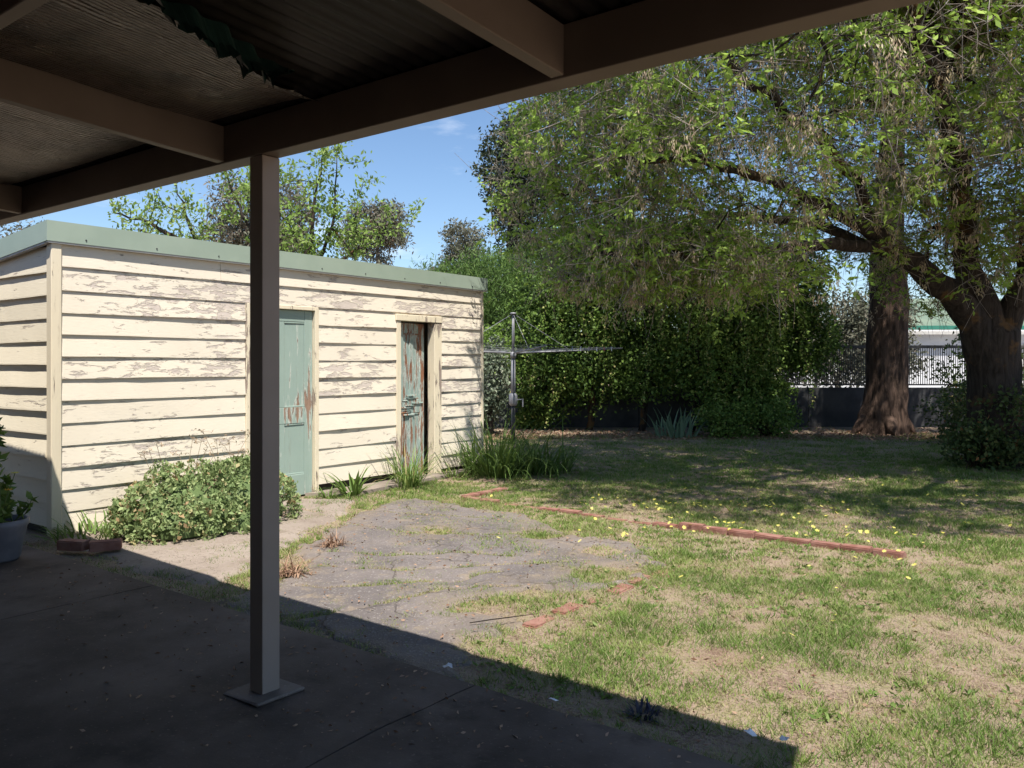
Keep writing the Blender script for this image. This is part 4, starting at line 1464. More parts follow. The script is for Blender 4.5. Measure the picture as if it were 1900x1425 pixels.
# ---- feathery green tree behind the shed
blob_tree('feathery_tree', 'dense feathery green tree behind the right end of the shed', 'tree', at(-1.2, 21, 0), A_([(-1.2, 21.5, 0), (-1.2, 21.5, 1.2), (-1.1, 21.5, 2.4)]), [0.14, 0.12, 0.08],
          [(at(-1.3, 21.4, 2.5), (1.3, 1.1, 1.6)), (at(-0.2, 20.8, 2.5), (1.0, 1.0, 1.6)), (at(-0.7, 21.6, 3.3), (1.1, 1.0, 1.1)), (at(-2.0, 21.8, 3.0), (0.9, 0.9, 1.1)), (at(0.3, 20.8, 3.1), (0.9, 0.9, 1.3))],
          900, 30, 0.13, 0.16, 0.022, MAT['leaf_cyp'], MAT['bark_a'], 0.5, 1.2, None, 0.5, 80, 21)
# ivy and pale shrub left of the hoist
blob_tree('ivy_bush', 'grey green ivy bush between the shed corner and hoist pole', 'shrub', at(-0.45, 17.4, 0), A_([(-0.45, 17.5, 0), (-0.45, 17.5, 0.8)]), [0.07, 0.05],
          [(at(-0.45, 17.5, 1.2), (0.42, 0.4, 0.85)), (at(-0.6, 17.6, 0.6), (0.35, 0.35, 0.6))], 170, 22, 0.09, 0.07, 0.055, MAT['leaf_ivy'], MAT['bark_a'], 0.55, 0, None, 0.6, 30, 22)
blob_tree('yellow_green_shrub', 'yellow green pointed shrub just above the ivy bush', 'shrub', at(-0.45, 18.5, 0), A_([(-0.45, 18.5, 0), (-0.45, 18.5, 1.4)]), [0.05, 0.04],
          [(at(-0.45, 18.5, 1.75), (0.42, 0.4, 0.4)), (at(-0.42, 18.5, 2.02), (0.2, 0.2, 0.25))], 90, 24, 0.08, 0.08, 0.04, MAT['leaf_fruit'], MAT['bark_a'], 0.45, 0.5, None, 0.5, 20, 23)
# dark evergreen behind the spreading tree
blob_tree('dark_evergreen', 'tall dark evergreen tree showing left of the spreading crown', 'tree', at(-0.1, 26, 0), A_([(0.0, 26, 0), (0, 26, 3), (0.0, 26, 6), (0, 26, 8)]), [0.22, 0.18, 0.14, 0.07],
          [(at(-0.15, 26, 7.6), (0.95, 0.9, 1.5)), (at(0.2, 26, 5.6), (0.75, 0.75, 1.6)), (at(0.6, 26, 8.0), (1.1, 1, 1.6)), (at(0.9, 26, 5.5), (1.0, 1, 2.2))],
          650, 26, 0.14, 0.15, 0.07, MAT['leaf_dark'], MAT['bark_a'], 0.4, 0, None, 0.5, 70, 24)
# gums
gum = 'gum trees beyond the yard'
blob_tree('gum_tree', 'round crowned grey green gum tree left of the small cloud', 'tree', at(-10, 60, 0), A_([(-9.6, 60, 0), (-9.6, 60, 5), (-9.5, 60, 8), (-9.8, 60, 10.2)]), [0.3, 0.25, 0.2, 0.12],
          [(at(-10.7, 60, 11.6), (1.5, 1.4, 1.35)), (at(-9.0, 60, 11.7), (1.5, 1.4, 1.5)), (at(-8.6, 60, 10.4), (1.0, 1, 0.9)), (at(-10.2, 60, 9.8), (0.8, .8, 0.7)), (at(-9.3, 60, 8.6), (0.6, .6, .5)), (at(-11.6, 60, 10.2), (1.0, 1, 1.0))],
          330, 26, 0.26, 0.30, 0.10, MAT['leaf_gum'], MAT['bark_far'], 0.5, -0.7, gum, 0.6, 70, 25)
blob_tree('gum_tree', 'domed olive gum tree in the distance right of the small cloud', 'tree', at(-4.5, 78, 0), A_([(-4.5, 78, 0), (-4.5, 78, 6), (-4.6, 78, 10)]), [0.35, 0.28, 0.15],
          [(at(-4.7, 78, 13.0), (1.9, 1.8, 1.6)), (at(-4.4, 78, 11.0), (2.4, 2.2, 1.6)), (at(-3.4, 78, 9.6), (2.0, 2, 1.5)), (at(-6.4, 78, 9.2), (2.6, 2, 1.2))],
          380, 24, 0.34, 0.38, 0.13, MAT['leaf_gum'], MAT['bark_far'], 0.35, -0.5, gum, 0.55, 60, 26)
blob_tree('gum_tree', 'broad grey gum tree behind the spring green fruit tree', 'tree', at(-11.6, 38, 0), A_([(-11.8, 38, 0), (-11.8, 38, 4), (-11.6, 38, 6.5)]), [0.3, 0.24, 0.15],
          [(at(-12.2, 38, 8.8), (1.8, 1.6, 1.5)), (at(-10.6, 38, 8.4), (1.7, 1.5, 1.4)), (at(-13.2, 38, 7.3), (1.3, 1.3, 1.2)), (at(-11.2, 38, 7.0), (1.9, 1.5, 1.0)), (at(-9.9, 38, 6.8), (0.9, 1.0, 0.9))],
          430, 24, 0.22, 0.25, 0.08, MAT['leaf_gum'], MAT['bark_far'], 0.55, -0.6, gum, 0.5, 80, 27)
blob_tree('distant_tree', 'low grey green treetop far off beyond the feathery tree', 'tree', at(-1.0, 50, 0), A_([(-1, 50, 0), (-1, 50, 4)]), [0.2, 0.15],
          [(at(-3.6, 50, 5.6), (2.0, 1.6, 1.6)), (at(-1.2, 50, 5.2), (2.2, 1.6, 2.2)), (at(0.6, 50, 5.5), (1.8, 1.6, 2.2))], 340, 22, 0.25, 0.26, 0.09, MAT['leaf_gum'], MAT['bark_far'], 0.35, 0.5, None, 0.5, 50, 28)
blob_tree('distant_tree', 'thin treetop at the far left above the shed fascia', 'tree', at(-16.5, 28, 0), A_([(-16.5, 28, 0), (-16.5, 28, 4)]), [0.15, 0.1],
          [(at(-16.6, 28, 5.4), (1.5, 1.2, 0.8)), (at(-14.9, 28, 5.3), (0.7, 0.7, 0.55))], 80, 14, 0.2, 0.16, 0.06, MAT['leaf_gum'], MAT['bark_far'], 0.5, 0.5, None, 0.3, 60, 29)


# ---- spring fruit tree behind the shed, open branched
def fruit_tree(base, limbs, label, seed, n_side):
    rg = np.random.default_rng(seed)
    root = empty('fruit_tree', base, label, 'tree', 'fruit trees behind the shed')
    sk = Skel()
    t0 = sk.limb(A_(limbs[0][0]), None, limbs[0][1], 3, 0.05)
    for pts, rr, pi in limbs[1:]:
        sk.limb(A_(pts), t0[pi], rr, 4, 0.07)
    tg = []
    P0 = np.array(sk.p)
    src = P0[P0[:, 2] > 2.4]
    q = src[rg.integers(0, len(src), n_side)]
    tg = q + rg.normal(size=q.shape) * np.array([0.42, 0.42, 0.25]) + np.array([0, 0, 0.28])
    tips = sk.grow(tg, 0.16, 0.0, 0.2, rg, start=2)
    r = sk.radii(0.005, limbs[0][1][0])
    a = Soup()
    sk.mesh(a, a, r)
    a.obj('trunk', MAT['bark_a'], root, True)
    P1 = np.array(sk.p)
    thin = P1[(r < 0.03) & (P1[:, 2] > 2.5)]
    s = Soup()
    clump_leaves(s, thin, 12, 0.07, 0.095, 0.044, 0.65, rg, 0.6)
    s.obj('foliage', MAT['leaf_fruit'], root)


fruit_tree(at(-5.6, 15.2, 0), [([(-5.5, 15.2, 0), (-5.55, 15.2, 1.5), (-5.7, 15.2, 3.2)], [0.12, 0.10, 0.07]),
                               ([(-6.1, 15.2, 3.75), (-6.6, 15.1, 4.05), (-7.2, 15.0, 4.2)], [0.045, 0.03, 0.012], 2),
                               ([(-6.3, 15.3, 3.75), (-6.9, 15.4, 3.95)], [0.03, 0.012], 2),
                               ([(-5.9, 15.2, 4.0), (-6.1, 15.1, 4.75)], [0.03, 0.008], 2)],
           'open branched fruit tree leaning left over the shed roof', 31, 80)
fruit_tree(at(-4.0, 15.6, 0), [([(-4.0, 15.6, 0), (-4.0, 15.6, 1.6), (-4.1, 15.6, 2.9)], [0.12, 0.10, 0.08]),
                               ([(-4.3, 15.6, 3.6), (-4.6, 15.6, 4.4), (-4.8, 15.6, 5.2)], [0.05, 0.03, 0.01], 2),
                               ([(-3.8, 15.5, 3.6), (-3.7, 15.5, 4.4), (-3.55, 15.5, 5.25)], [0.05, 0.03, 0.008], 2),
                               ([(-3.6, 15.5, 3.4), (-3.3, 15.4, 4.2), (-3.25, 15.4, 5.3)], [0.04, 0.025, 0.008], 2),
                               ([(-3.5, 15.7, 3.2), (-3.0, 15.7, 3.6), (-2.6, 15.7, 3.75)], [0.04, 0.025, 0.01], 2),
                               ([(-4.4, 15.4, 3.4), (-5.0, 15.4, 4.2), (-5.3, 15.4, 5.0)], [0.04, 0.03, 0.012], 2)],
           'bushy spring green fruit tree with upright shoots behind the post', 32, 230)

# ------------------------------------------------------------------ back fence
RZ = YAW
fence = empty('back_fence', at(6, 19.6, 0), 'low grey plinth wall with dark steel picket railing at the back', 'fence', None, RZ)


def fbox(name, b, mat, bev=0.0):
    o = box(name, b, mat, None, bev)
    o.parent = fence
    return o


for k in range(9):                                      # local x runs along the fence
    x0 = -9.0 + k * 2.0
    fbox('plinth_panel', (x0, x0 + 1.99, 0, 0.12, -0.08, 0.90), MAT['plinth'], 0.006)
for k in range(6):
    x0 = -0.8 + k * 2.0
    fbox('fence_post', (x0 - 0.03, x0 + 0.03, 0.03, 0.09, 0.902, 1.93), MAT['rail'], 0.004)
fbox('top_rail', (-0.9, 9.2, 0.032, 0.088, 1.83, 1.90), MAT['rail'], 0.004)
fbox('bottom_rail', (-0.9, 9.2, 0.038, 0.082, 0.95, 0.985), MAT['rail'], 0.004)
bm = bmesh.new()
x = -0.75
while x < 9.1:
    if abs(((x + 0.8) % 2.0)) > 0.05:
        box_bm(bm, x, x + 0.014, 0.053, 0.067, 0.98, 1.835)
    x += 0.052
me = bpy.data.meshes.new('pickets')
bm.to_mesh(me)
bm.free()
me.materials.append(MAT['rail'])
pk = bpy.data.objects.new('pickets', me)
COL.objects.link(pk)
pk.parent = fence
pk['kind'] = 'stuff'
# tall side fence on the left of the yard, behind the shed
lf = empty('lean_to_roof', at(-0.7, 20.2, 0), 'dark lean-to with corrugated iron roof edge behind the hoist', 'shed', None, RZ)
o = box('lean_to_wall', (-3.0, 0.45, 0.2, 1.6, -0.05, 2.2), MAT['rail'], None)
o.parent = lf
xs = np.arange(-3.1, 0.6, 0.019)
vv, ff = [], []
for i, x in enumerate(xs):
    dz = 0.012 * math.cos(i * math.pi / 2)
    vv += [(x, -0.1, 2.28 + dz), (x, 1.8, 2.45 + dz)]
for i in range(len(xs) - 1):
    ff.append([2 * i, 2 * i + 2, 2 * i + 3, 2 * i + 1])
o = mesh_obj('corrugated_roof', vv, ff, MAT['galv'], None, True)
o.parent = lf

# ------------------------------------------------------------------ beyond the fence
road = sheet('road', [at(-4, 22)[:2], at(40, 22)[:2], at(40, 31)[:2], at(-4, 31)[:2]], -0.012, m_simple('pale_road', (0.30, 0.29, 0.28), (0.36, 0.35, 0.34), 2, 0.9), 0.1, 'pale road beyond the back fence', 0.0, 4.0)
gar = empty('white_garage', at(16.5, 27.5, 0), 'long low white painted garage wall seen through the railing', 'building', None, RZ)
for nm, b, mt in (('wall', (-8.5, 9, 0, 5, -0.1, 2.45), 'white_wall'), ('roof', (-8.7, 9.2, -0.25, 5.2, 2.452, 2.56), 'white_wall'), ('gutter', (-8.7, 9.2, -0.36, -0.26, 2.40, 2.52), 'flange'),
                  ('garage_door', (-1.2, 1.6, -0.04, -0.002, -0.08, 2.1), 'flange'), ('garage_door', (2.6, 5.4, -0.04, -0.002, -0.08, 2.1), 'flange')):
    o = box(nm, b, MAT[mt], None, 0.01)
    o.parent = gar
hs = empty('green_roofed_house', at(27, 46, 0), 'distant cream house with green tin roof and white gable between the trunks', 'house', None, RZ)
o = box('wall', (-6, 8, 0, 7, -0.1, 3.4), MAT['cream_far'], None)
o.parent = hs
v = [(-6.5, -0.5, 3.42), (8.5, -0.5, 3.42), (8.5, 7.5, 3.42), (-6.5, 7.5, 3.42), (-5.5, 3.5, 5.3), (7.5, 3.5, 5.3)]
o = mesh_obj('roof', v, [[0, 1, 5, 4], [2, 3, 4, 5], [3, 0, 4], [1, 2, 5], [3, 2, 1, 0]], MAT['green_roof'])
o.parent = hs
o = box('gutter', (-6.6, 8.6, -0.66, -0.52, 3.28, 3.5), MAT['green_trim'], None)
o.parent = hs
gv = [(1.2, -1.6, -0.1), (6.2, -1.6, -0.1), (6.2, -1.6, 3.4), (3.7, -1.6, 5.0), (1.2, -1.6, 3.4)]
gv2 = [(x, y + 1.58, z) for x, y, z in gv]
o = mesh_obj('gable', gv + gv2, [[0, 1, 2, 3, 4], [0, 4, 9, 5], [4, 3, 8, 9], [3, 2, 7, 8], [2, 1, 6, 7]], MAT['white_wall'])
o.parent = hs
for x0 in (-4.8, -2.2):
    w_ = box('window', (x0, x0 + 1.3, -0.05, -0.003, 1.2, 2.6), MAT['white_wall'], None)
    w_.parent = hs
    g_ = box('pane', (x0 + 0.1, x0 + 1.2, -0.07, -0.052, 1.3, 2.5), MAT['pot'], None)
    g_.parent = w_
blob_tree('roadside_shrub', 'grey twiggy shrub beyond the railing left of the upright trunk', 'shrub', at(9.8, 25, 0), A_([(9.8, 25, 0), (9.8, 25, 1)]), [0.1, 0.07],
          [(at(9.3, 25, 2.5), (1.7, 0.8, 1.3)), (at(10.9, 25, 2.4), (1.1, 0.8, 1.1)), (at(8.0, 25, 2.2), (1.2, 0.8, 1.6)), (at(6.8, 25, 2.4), (1.2, 0.8, 1.6)), (at(9.4, 24.6, 1.5), (1.9, 0.7, 0.7)), (at(11.0, 24.8, 1.6), (1.2, 0.7, 0.7))], 1500, 20, 0.17, 0.13, 0.06, MAT['leaf_gum'], MAT['bark_far'], 0.45, 0, None, 0.3, 170, 33)

for k, (r, f, h, lab) in enumerate(((1.2, 25.5, 2.6, 'dim leafy shrub glimpsed behind the left of the creeper bank'), (3.6, 26.0, 2.9, 'dim leafy shrub glimpsed behind the middle of the creeper bank'), (5.8, 25.6, 2.7, 'dim leafy shrub glimpsed behind the right of the creeper bank'))):
    blob_tree('roadside_shrub', lab, 'shrub', at(r, f, 0), A_([(r, f, 0), (r, f, 1.0)]), [0.1, 0.07], [(at(r, f, h * 0.5), (1.5, 0.8, h * 0.55)), (at(r + 0.9, f, h * 0.45), (1.0, 0.7, h * 0.5))],
              330, 22, 0.2, 0.16, 0.08, MAT['leaf_b'], MAT['bark_a'], 0.45, 0, 'shrubs beyond the back fence', 0.2, 40, 140 + k)

# ------------------------------------------------------------------ clothes hoist
PX, PY = -9.78, 12.71
hoist = empty('clothes_hoist', (PX, PY, 0), 'grey steel rotary clothes hoist with crank handle beside the shed', 'clothes hoist')


def htube(name, pts, radii, k, mat, parent=hoist, caps=True):
    v, f = tube_arrays(pts, radii, k)
    ff = [list(map(int, q)) for q in f]
    if caps:
        n_ = len(pts)
        ff += [list(range(k))[::-1], [(n_ - 1) * k + i for i in range(k)]]
    return mesh_obj(name, v, ff, mat, parent, k > 6)


htube('lower_pole', [(PX, PY, -0.08), (PX, PY, 0.72)], [0.042, 0.042], 12, MAT['rail'])
htube('middle_pole', [(PX, PY, 0.72), (PX, PY, 1.62)], [0.052, 0.040], 12, MAT['galv'])
htube('upper_pole', [(PX, PY, 1.62), (PX, PY, 2.44)], [0.028, 0.026], 10, MAT['galv'])
htube('gear_case', [(PX, PY, 0.66), (PX, PY, 0.70), (PX, PY, 0.86), (PX, PY, 0.90)], [0.06, 0.085, 0.085, 0.055], 12, MAT['galv'])
htube('collar', [(PX, PY, 1.58), (PX, PY, 1.70)], [0.06, 0.06], 12, MAT['galv'])
htube('cap', [(PX, PY, 2.43), (PX, PY, 2.46)], [0.07, 0.05], 10, MAT['galv'])
cr_ = np.array(at(1, -0.25, 0)); cr_ /= np.linalg.norm(cr_)
c0 = np.array([PX, PY, 0.78])
htube('crank', [c0 + cr_ * 0.06, c0 + cr_ * 0.17, c0 + cr_ * 0.19 + np.array([0, 0, 0.02]), c0 + cr_ * 0.19 + np.array([0, 0, -0.14])], [0.014] * 4, 6, MAT['galv'])
arms = []
HA = YAW + rad(14)
for k in range(4):
    a = HA + k * math.pi / 2
    d = np.array([math.cos(a), math.sin(a), 0])
    p0 = np.array([PX, PY, 1.68])
    p1 = p0 + d * 2.25 + np.array([0, 0, 0.10])
    htube('arm', [p0 + d * 0.05, p0 + d * 1.1 + np.array([0, 0, 0.04]), p1], [0.018, 0.016, 0.013], 7, MAT['galv'])
    htube('stay', [np.array([PX, PY, 2.44]), p0 + d * 1.15 + np.array([0, 0, 0.06])], [0.004, 0.004], 4, MAT['wire'])
    arms.append((p0, d))
for t_ in (0.35, 0.55, 0.75, 0.97):
    for k in range(4):
        (p0, d), (_, d2_) = arms[k], arms[(k + 1) % 4]
        a = p0 + d * 2.25 * t_ + np.array([0, 0, 0.10 * t_ + 0.02])
        b = p0 + d2_ * 2.25 * t_ + np.array([0, 0, 0.10 * t_ + 0.02])
        htube('line', [a, (a + b) / 2 - np.array([0, 0, 0.025]), b], [0.0024] * 3, 3, MAT['wire'], caps=False)
rgp = np.random.default_rng(4)
(p0, d), (_, d2_) = arms[0], arms[3]
for k in range(6):
    u = 0.12 + 0.11 * k
    a = p0 + d * 2.25 * 0.97 + np.array([0, 0, 0.117]); b = p0 + d2_ * 2.25 * 0.97 + np.array([0, 0, 0.117])
    q = a + (b - a) * u - np.array([0, 0, 0.1 * u * (1 - u)])
    pg = box('clothes_peg', (q[0] - .008, q[0] + .008, q[1] - .008, q[1] + .008, q[2] - 0.07, q[2] + 0.015), MAT['peg'] if k % 2 else MAT['litter'], None, 0.003)
    props(pg, ['white', 'coloured'][k % 2] + ' clothes peg on the outer hoist line, %s from the right arm tip' % ['first', 'second', 'third', 'fourth', 'fifth', 'sixth'][k], 'clothes peg', 'pegs on the hoist line')

# ------------------------------------------------------------------ mounded shrub by the shed
mound = empty('mounded_shrub', (-6.95, 4.3, 0), 'low mounded pale green succulent shrub against the shed wall', 'shrub')
rg = np.random.default_rng(51)
lump = [((-6.95, 4.15, 0.08), (0.58, 0.68, 0.44)), ((-7.0, 4.75, 0.08), (0.56, 0.6, 0.48)), ((-6.75, 3.95, 0.05), (0.42, 0.45, 0.28)), ((-6.70, 4.45, 0.03), (0.40, 0.44, 0.24)), ((-7.25, 4.95, 0.2), (0.3, 0.32, 0.38)), ((-6.85, 3.75, 0.05), (0.3, 0.28, 0.2)), ((-7.2, 4.3, 0.1), (0.38, 0.7, 0.46))]
cc = np.concatenate([ellipsoid_pts(int(2200 * (r[0] * r[1]) / 0.35 * 0.5), c, r, 0.86, rg) for c, r in lump])
ok = (cc[:, 2] > 0.0) & (cc[:, 0] > SX + 0.03)
for c, r in lump:
    ok &= (((cc - np.array(c)) / np.array(r)) ** 2).sum(1) > 0.62
cc = cc[ok]
cc[:, 2] += 0.26 * (fbm(cc[:, 0], cc[:, 1], 5, 3) - 0.5)
s = Soup()
nl = 8
n = len(cc) * nl
d = rg.normal(size=(n, 3)) + np.array([0, 0, 0.5])
c = np.repeat(cc, nl, 0) + rg.normal(size=(n, 3)) * 0.012
L = rg.uniform(0.02, 0.055, n) * np.repeat(rg.uniform(0.6, 1.25, len(cc)), nl)
v, f = leaves(c, d, L, L * 0.62, 0.2, rg)
ti = np.clip(np.repeat(rg.uniform(0.35, 0.9, len(cc)), nl) + rg.uniform(-.2, .25, n) + np.repeat(0.5 * (fbm(cc[:, 0] + cc[:, 2], cc[:, 1], 4, 3) - 0.5), nl), 0, 1)
s.add(v, f, np.repeat(ti, 4))
s.obj('foliage', MAT['leaf_mound'], mound)
# woody base inside
a = Soup()
for q in cc[::14]:
    b0 = np.array([-7.0 + rg.normal() * 0.12, 4.35 + rg.normal() * 0.3, -0.05])
    v, f = tube_arrays([b0, b0 * 0.4 + q * 0.6 + np.array([0, 0, -0.03]), q], [0.010, 0.007, 0.004], 4)
    a.add(v, f)
a.obj('stems', MAT['stem_dry'], mound, True)
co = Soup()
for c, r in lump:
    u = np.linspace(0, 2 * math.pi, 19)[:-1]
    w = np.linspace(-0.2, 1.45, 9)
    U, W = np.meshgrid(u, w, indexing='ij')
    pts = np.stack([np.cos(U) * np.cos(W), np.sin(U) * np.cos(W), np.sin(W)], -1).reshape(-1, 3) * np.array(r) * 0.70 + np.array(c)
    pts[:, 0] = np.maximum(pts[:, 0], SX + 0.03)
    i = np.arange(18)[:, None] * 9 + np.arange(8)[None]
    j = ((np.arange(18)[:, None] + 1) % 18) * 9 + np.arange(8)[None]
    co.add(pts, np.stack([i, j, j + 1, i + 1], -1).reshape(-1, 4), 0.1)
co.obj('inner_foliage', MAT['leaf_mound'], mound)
# dry seed stalks
for k in range(16):
    a = Soup()
    g = rg.integers(0, 3)
    x0, y0 = [(-7.15, 4.25), (-7.2, 4.6), (-7.2, 5.0)][g]
    b0 = np.array([x0 + rg.normal() * 0.08, y0 + rg.normal() * 0.16, 0.4])
    tp = b0 + np.array([rg.normal() * 0.06, rg.normal() * 0.1, rg.uniform(0.2, 0.46)])
    v, f = tube_arrays([b0, (b0 + tp) / 2 + rg.normal(size=3) * 0.01, tp], [0.003, 0.0025, 0.002], 3)
    a.add(v, f)
    for q in range(5):
        e_ = tp + np.array([rg.normal() * 0.05, rg.normal() * 0.05, rg.uniform(-0.02, 0.05)])
        v, f = tube_arrays([tp, e_], [0.0018, 0.0015], 3)
        a.add(v, f)
        v, f = leaves(np.repeat(e_[None], 2, 0), rg.normal(size=(2, 3)) + np.array([0, 0, -0.5]), 0.03, 0.011, rng=rg)
        a.add(v, f)
    a.obj('seed_stalk', MAT['stem_dry'], mound)

# grass and weeds at the shed foot
strap_clump('grass_clump', (-7.05, 8.8, -0.03), 300, 0.5, 1.15, 0.018, MAT['leaf_strap'], 'big strappy grass clump at the right corner of the shed', 'strappy clumps along the shed', 0.42, (0.8, 1.5), (0.4, 2.3), (0.0, 0.8), 61)
strap_clump('grass_clump', (-6.75, 9.4, -0.03), 230, 0.5, 1.05, 0.018, MAT['leaf_strap'], 'dark strappy grass clump trailing onto the lawn past the shed', 'strappy clumps along the shed', 0.42, (0.7, 1.5), (0.8, 2.5), (0.0, 0.7), 62)
strap_clump('grass_clump', (-7.22, 7.28, -0.02), 120, 0.3, 0.75, 0.014, MAT['leaf_strap'], 'green grass clump at the foot of the peeling door', 'strappy clumps along the shed', 0.15, (0.8, 1.5), (0.3, 1.9), (0.2, 1.0), 63)
strap_clump('weed_tuft', (-7.25, 6.4, -0.02), 34, 0.25, 0.5, 0.03, MAT['leaf_strap'], 'small broad leaved tuft right of the closed door', 'weeds along the shed', 0.09, (0.5, 1.3), (0.2, 1.0), (0.2, 0.8), 64)
strap_clump('weed_tuft', (-7.35, 8.28, -0.02), 60, 0.12, 0.3, 0.014, MAT['leaf_strap'], 'low yellowish tuft under the right door casing', 'weeds along the shed', 0.16, (0.4, 1.4), (0.3, 1.6), (0.5, 1.0), 65)
strap_clump('weed_tuft', (-7.33, 6.12, -0.02), 40, 0.08, 0.2, 0.012, MAT['leaf_strap'], 'tiny weed tuft at the foot of the closed door', 'weeds along the shed', 0.1, (0.5, 1.4), (0.3, 1.4), (0.3, 0.9), 66)
strap_clump('weed_tuft', (-7.25, 3.45, 0.0), 160, 0.12, 0.30, 0.014, MAT['leaf_strap'], 'shaded weeds at the left corner of the shed behind the bricks', 'weeds along the shed', 0.34, (0.4, 1.4), (0.3, 1.6), (0.2, 0.9), 67)


def dead_weed(loc, n, size, label, seed):
    rg = np.random.default_rng(seed)
    s = Soup()
    for _ in range(n):
        a = rg.uniform(0, 6.28)
        v, f = strap((loc[0] + rg.normal() * size * 0.25, loc[1] + rg.normal() * size * 0.25, loc[2]), a, size * rg.uniform(0.5, 1.2), 0.007, rg.uniform(0.5, 3.2), rg.uniform(0.3, 1.5), 6)
        s.add(v, f, rg.random())
    o = s.obj('dead_weed', MAT['dead'])
    props(o, label, 'weed', 'dead weeds on the paving')


dead_weed((-5.35, 4.5, -0.01), 110, 0.17, 'dead brown weed on the asphalt edge, the farther of two', 71)
dead_weed((-4.86, 3.72, -0.01), 130, 0.19, 'dead brown curled weed just right of the post', 72)
# bluish dead plant in the roof shadow
o = strap_clump('dark_weed', (-1.74, 3.2, -0.04), 70, 0.04, 0.095, 0.010, MAT['blue'], 'small dark bluish weed in the roof shadow', None, 0.05, (0.4, 1.5), (0.1, 1.4), (0, 1), 73)


def twig_thing(name, pts, r, label):
    v, f = tube_arrays(pts, [r] * (len(pts) - 1) + [r * 0.4], 5)
    o = mesh_obj(name, v, f, MAT['bark_a'], None, True)
    props(o, label, 'twig')


twig_thing('fallen_twig', [(-3.10, 3.62, 0.006), (-3.02, 3.74, 0.012), (-2.97, 3.85, 0.008), (-2.88, 3.99, 0.012)], 0.0035, 'thin dark twig lying at the asphalt edge')
for k, (x, y, s_, lab) in enumerate(((-1.28, 3.22, 0.03, 'white paper scrap at the tip of the roof shadow'), (-1.15, 3.25, 0.025, 'pale scrap on grass beside the roof shadow tip'), (-2.73, 3.02, 0.028, 'white scrap on the slab edge mid picture'),
                                     (-2.08, 3.0, 0.03, 'grey scrap on the slab edge near the dark weed'))):
    rg = np.random.default_rng(80 + k)
    n = 7
    pts = [(x + s_ * math.cos(q / n * 6.28) * rg.uniform(0.5, 1.2), y + s_ * math.sin(q / n * 6.28) * rg.uniform(0.3, 0.8), 0.008 + rg.uniform(0, 0.02)) for q in range(n)]
    pts2 = [(a, b, c - 0.002) for a, b, c in pts]
    o = mesh_obj('paper_scrap', pts + [(x, y, 0.022)] + pts2 + [(x, y, 0.02)], [[i, (i + 1) % n, n] for i in range(n)] + [[n + 1 + (i + 1) % n, n + 1 + i, 2 * n + 1] for i in range(n)] + [[i, n + 1 + i, n + 1 + (i + 1) % n, (i + 1) % n] for i in range(n)], MAT['litter'])
    props(o, lab, 'litter', 'scraps of litter')

# ------------------------------------------------------------------ potted plant
PLX, PLY = -6.93, 2.60
pot = empty('potted_plant', (PLX, PLY, 0), 'grey pot with green plant and orange flowers at the left edge', 'potted plant')
prof = [(0.0, 0.002), (0.135, 0.002), (0.15, 0.02), (0.195, 0.25), (0.21, 0.27), (0.21, 0.31), (0.19, 0.31), (0.18, 0.26)]
K = 28
vv, ff = [], []
for r, z in prof:
    for k in range(K):
        vv.append((PLX + r * math.cos(k / K * 2 * math.pi), PLY + r * math.sin(k / K * 2 * math.pi), z))
for i in range(len(prof) - 1):
    for k in range(K):
        ff.append([i * K + k, i * K + (k + 1) % K, (i + 1) * K + (k + 1) % K, (i + 1) * K + k])
mesh_obj('pot', vv, ff, MAT['pot'], pot, True)
mesh_obj('soil', [(PLX + 0.178 * math.cos(k / K * 6.2832), PLY + 0.178 * math.sin(k / K * 6.2832), 0.265) for k in range(K)], [list(range(K))], MAT['soil'], pot)
rg = np.random.default_rng(90)
a, s, fl = Soup(), Soup(), Soup()
for k in range(26):
    b0 = np.array([PLX + rg.normal() * 0.07, PLY + rg.normal() * 0.07, 0.262])
    h = rg.uniform(0.1, 0.34) if k > 3 else rg.uniform(0.6, 0.95)
    tp = b0 + np.array([rg.normal() * 0.10, rg.normal() * 0.08, h]) + (np.array(at(0.0, -0.02, 0)) if k <= 3 else 0)
    pts = np.array([b0 + (tp - b0) * t_ + np.array([0.02 * math.sin(t_ * 4 + k), 0.02 * math.cos(t_ * 3 + k), 0]) * t_ for t_ in np.linspace(0, 1, 7)])
    v, f = tube_arrays(pts, np.linspace(0.006, 0.003, 7), 5)
    a.add(v, f)
    q = np.repeat(pts[2:], 5, 0)
    Ls = rg.uniform(0.05, 0.10, len(q))
    v, f = leaves(q, rg.normal(size=q.shape) + np.array([0, 0, 0.3]), Ls, Ls * 0.5, rng=rg)
    s.add(v, f, np.repeat(rg.uniform(0.1, 0.8, len(q)), 4))
a.obj('stems', MAT['stem_green'], pot, True)
s.obj('foliage', MAT['leaf_strap'], pot)
for (dr, df, z, mt) in ((0.13, 0.0, 0.66, 'petal_y'), (0.11, -0.05, 0.54, 'petal_o'), (-0.05, -0.08, 0.6, 'petal_o')):
    c = np.array(at(dr, df, 0)) + np.array([PLX, PLY, z])
    vv, ff = [tuple(c + np.array([0, 0, 0.01]))], []
    for k in range(9):
        for dd, hh in ((-0.25, 0.0), (0, 0.012), (0.25, 0.0)):
            ang = k / 9 * 2 * math.pi + dd
            R = 0.034 if dd == 0 else 0.026
            vv.append(tuple(c + np.array([math.cos(ang) * R, math.sin(ang) * R, hh])))
        ff.append([0, 1 + 3 * k, 2 + 3 * k, 3 + 3 * k])
    mesh_obj('flower', vv, ff, MAT[mt], pot)
    v, f = tube_arrays([(PLX, PLY, 0.27), tuple(c)], [0.004, 0.003], 4)
    mesh_obj('flower_stem', v, [list(map(int, q)) for q in f], MAT['stem_green'], pot)

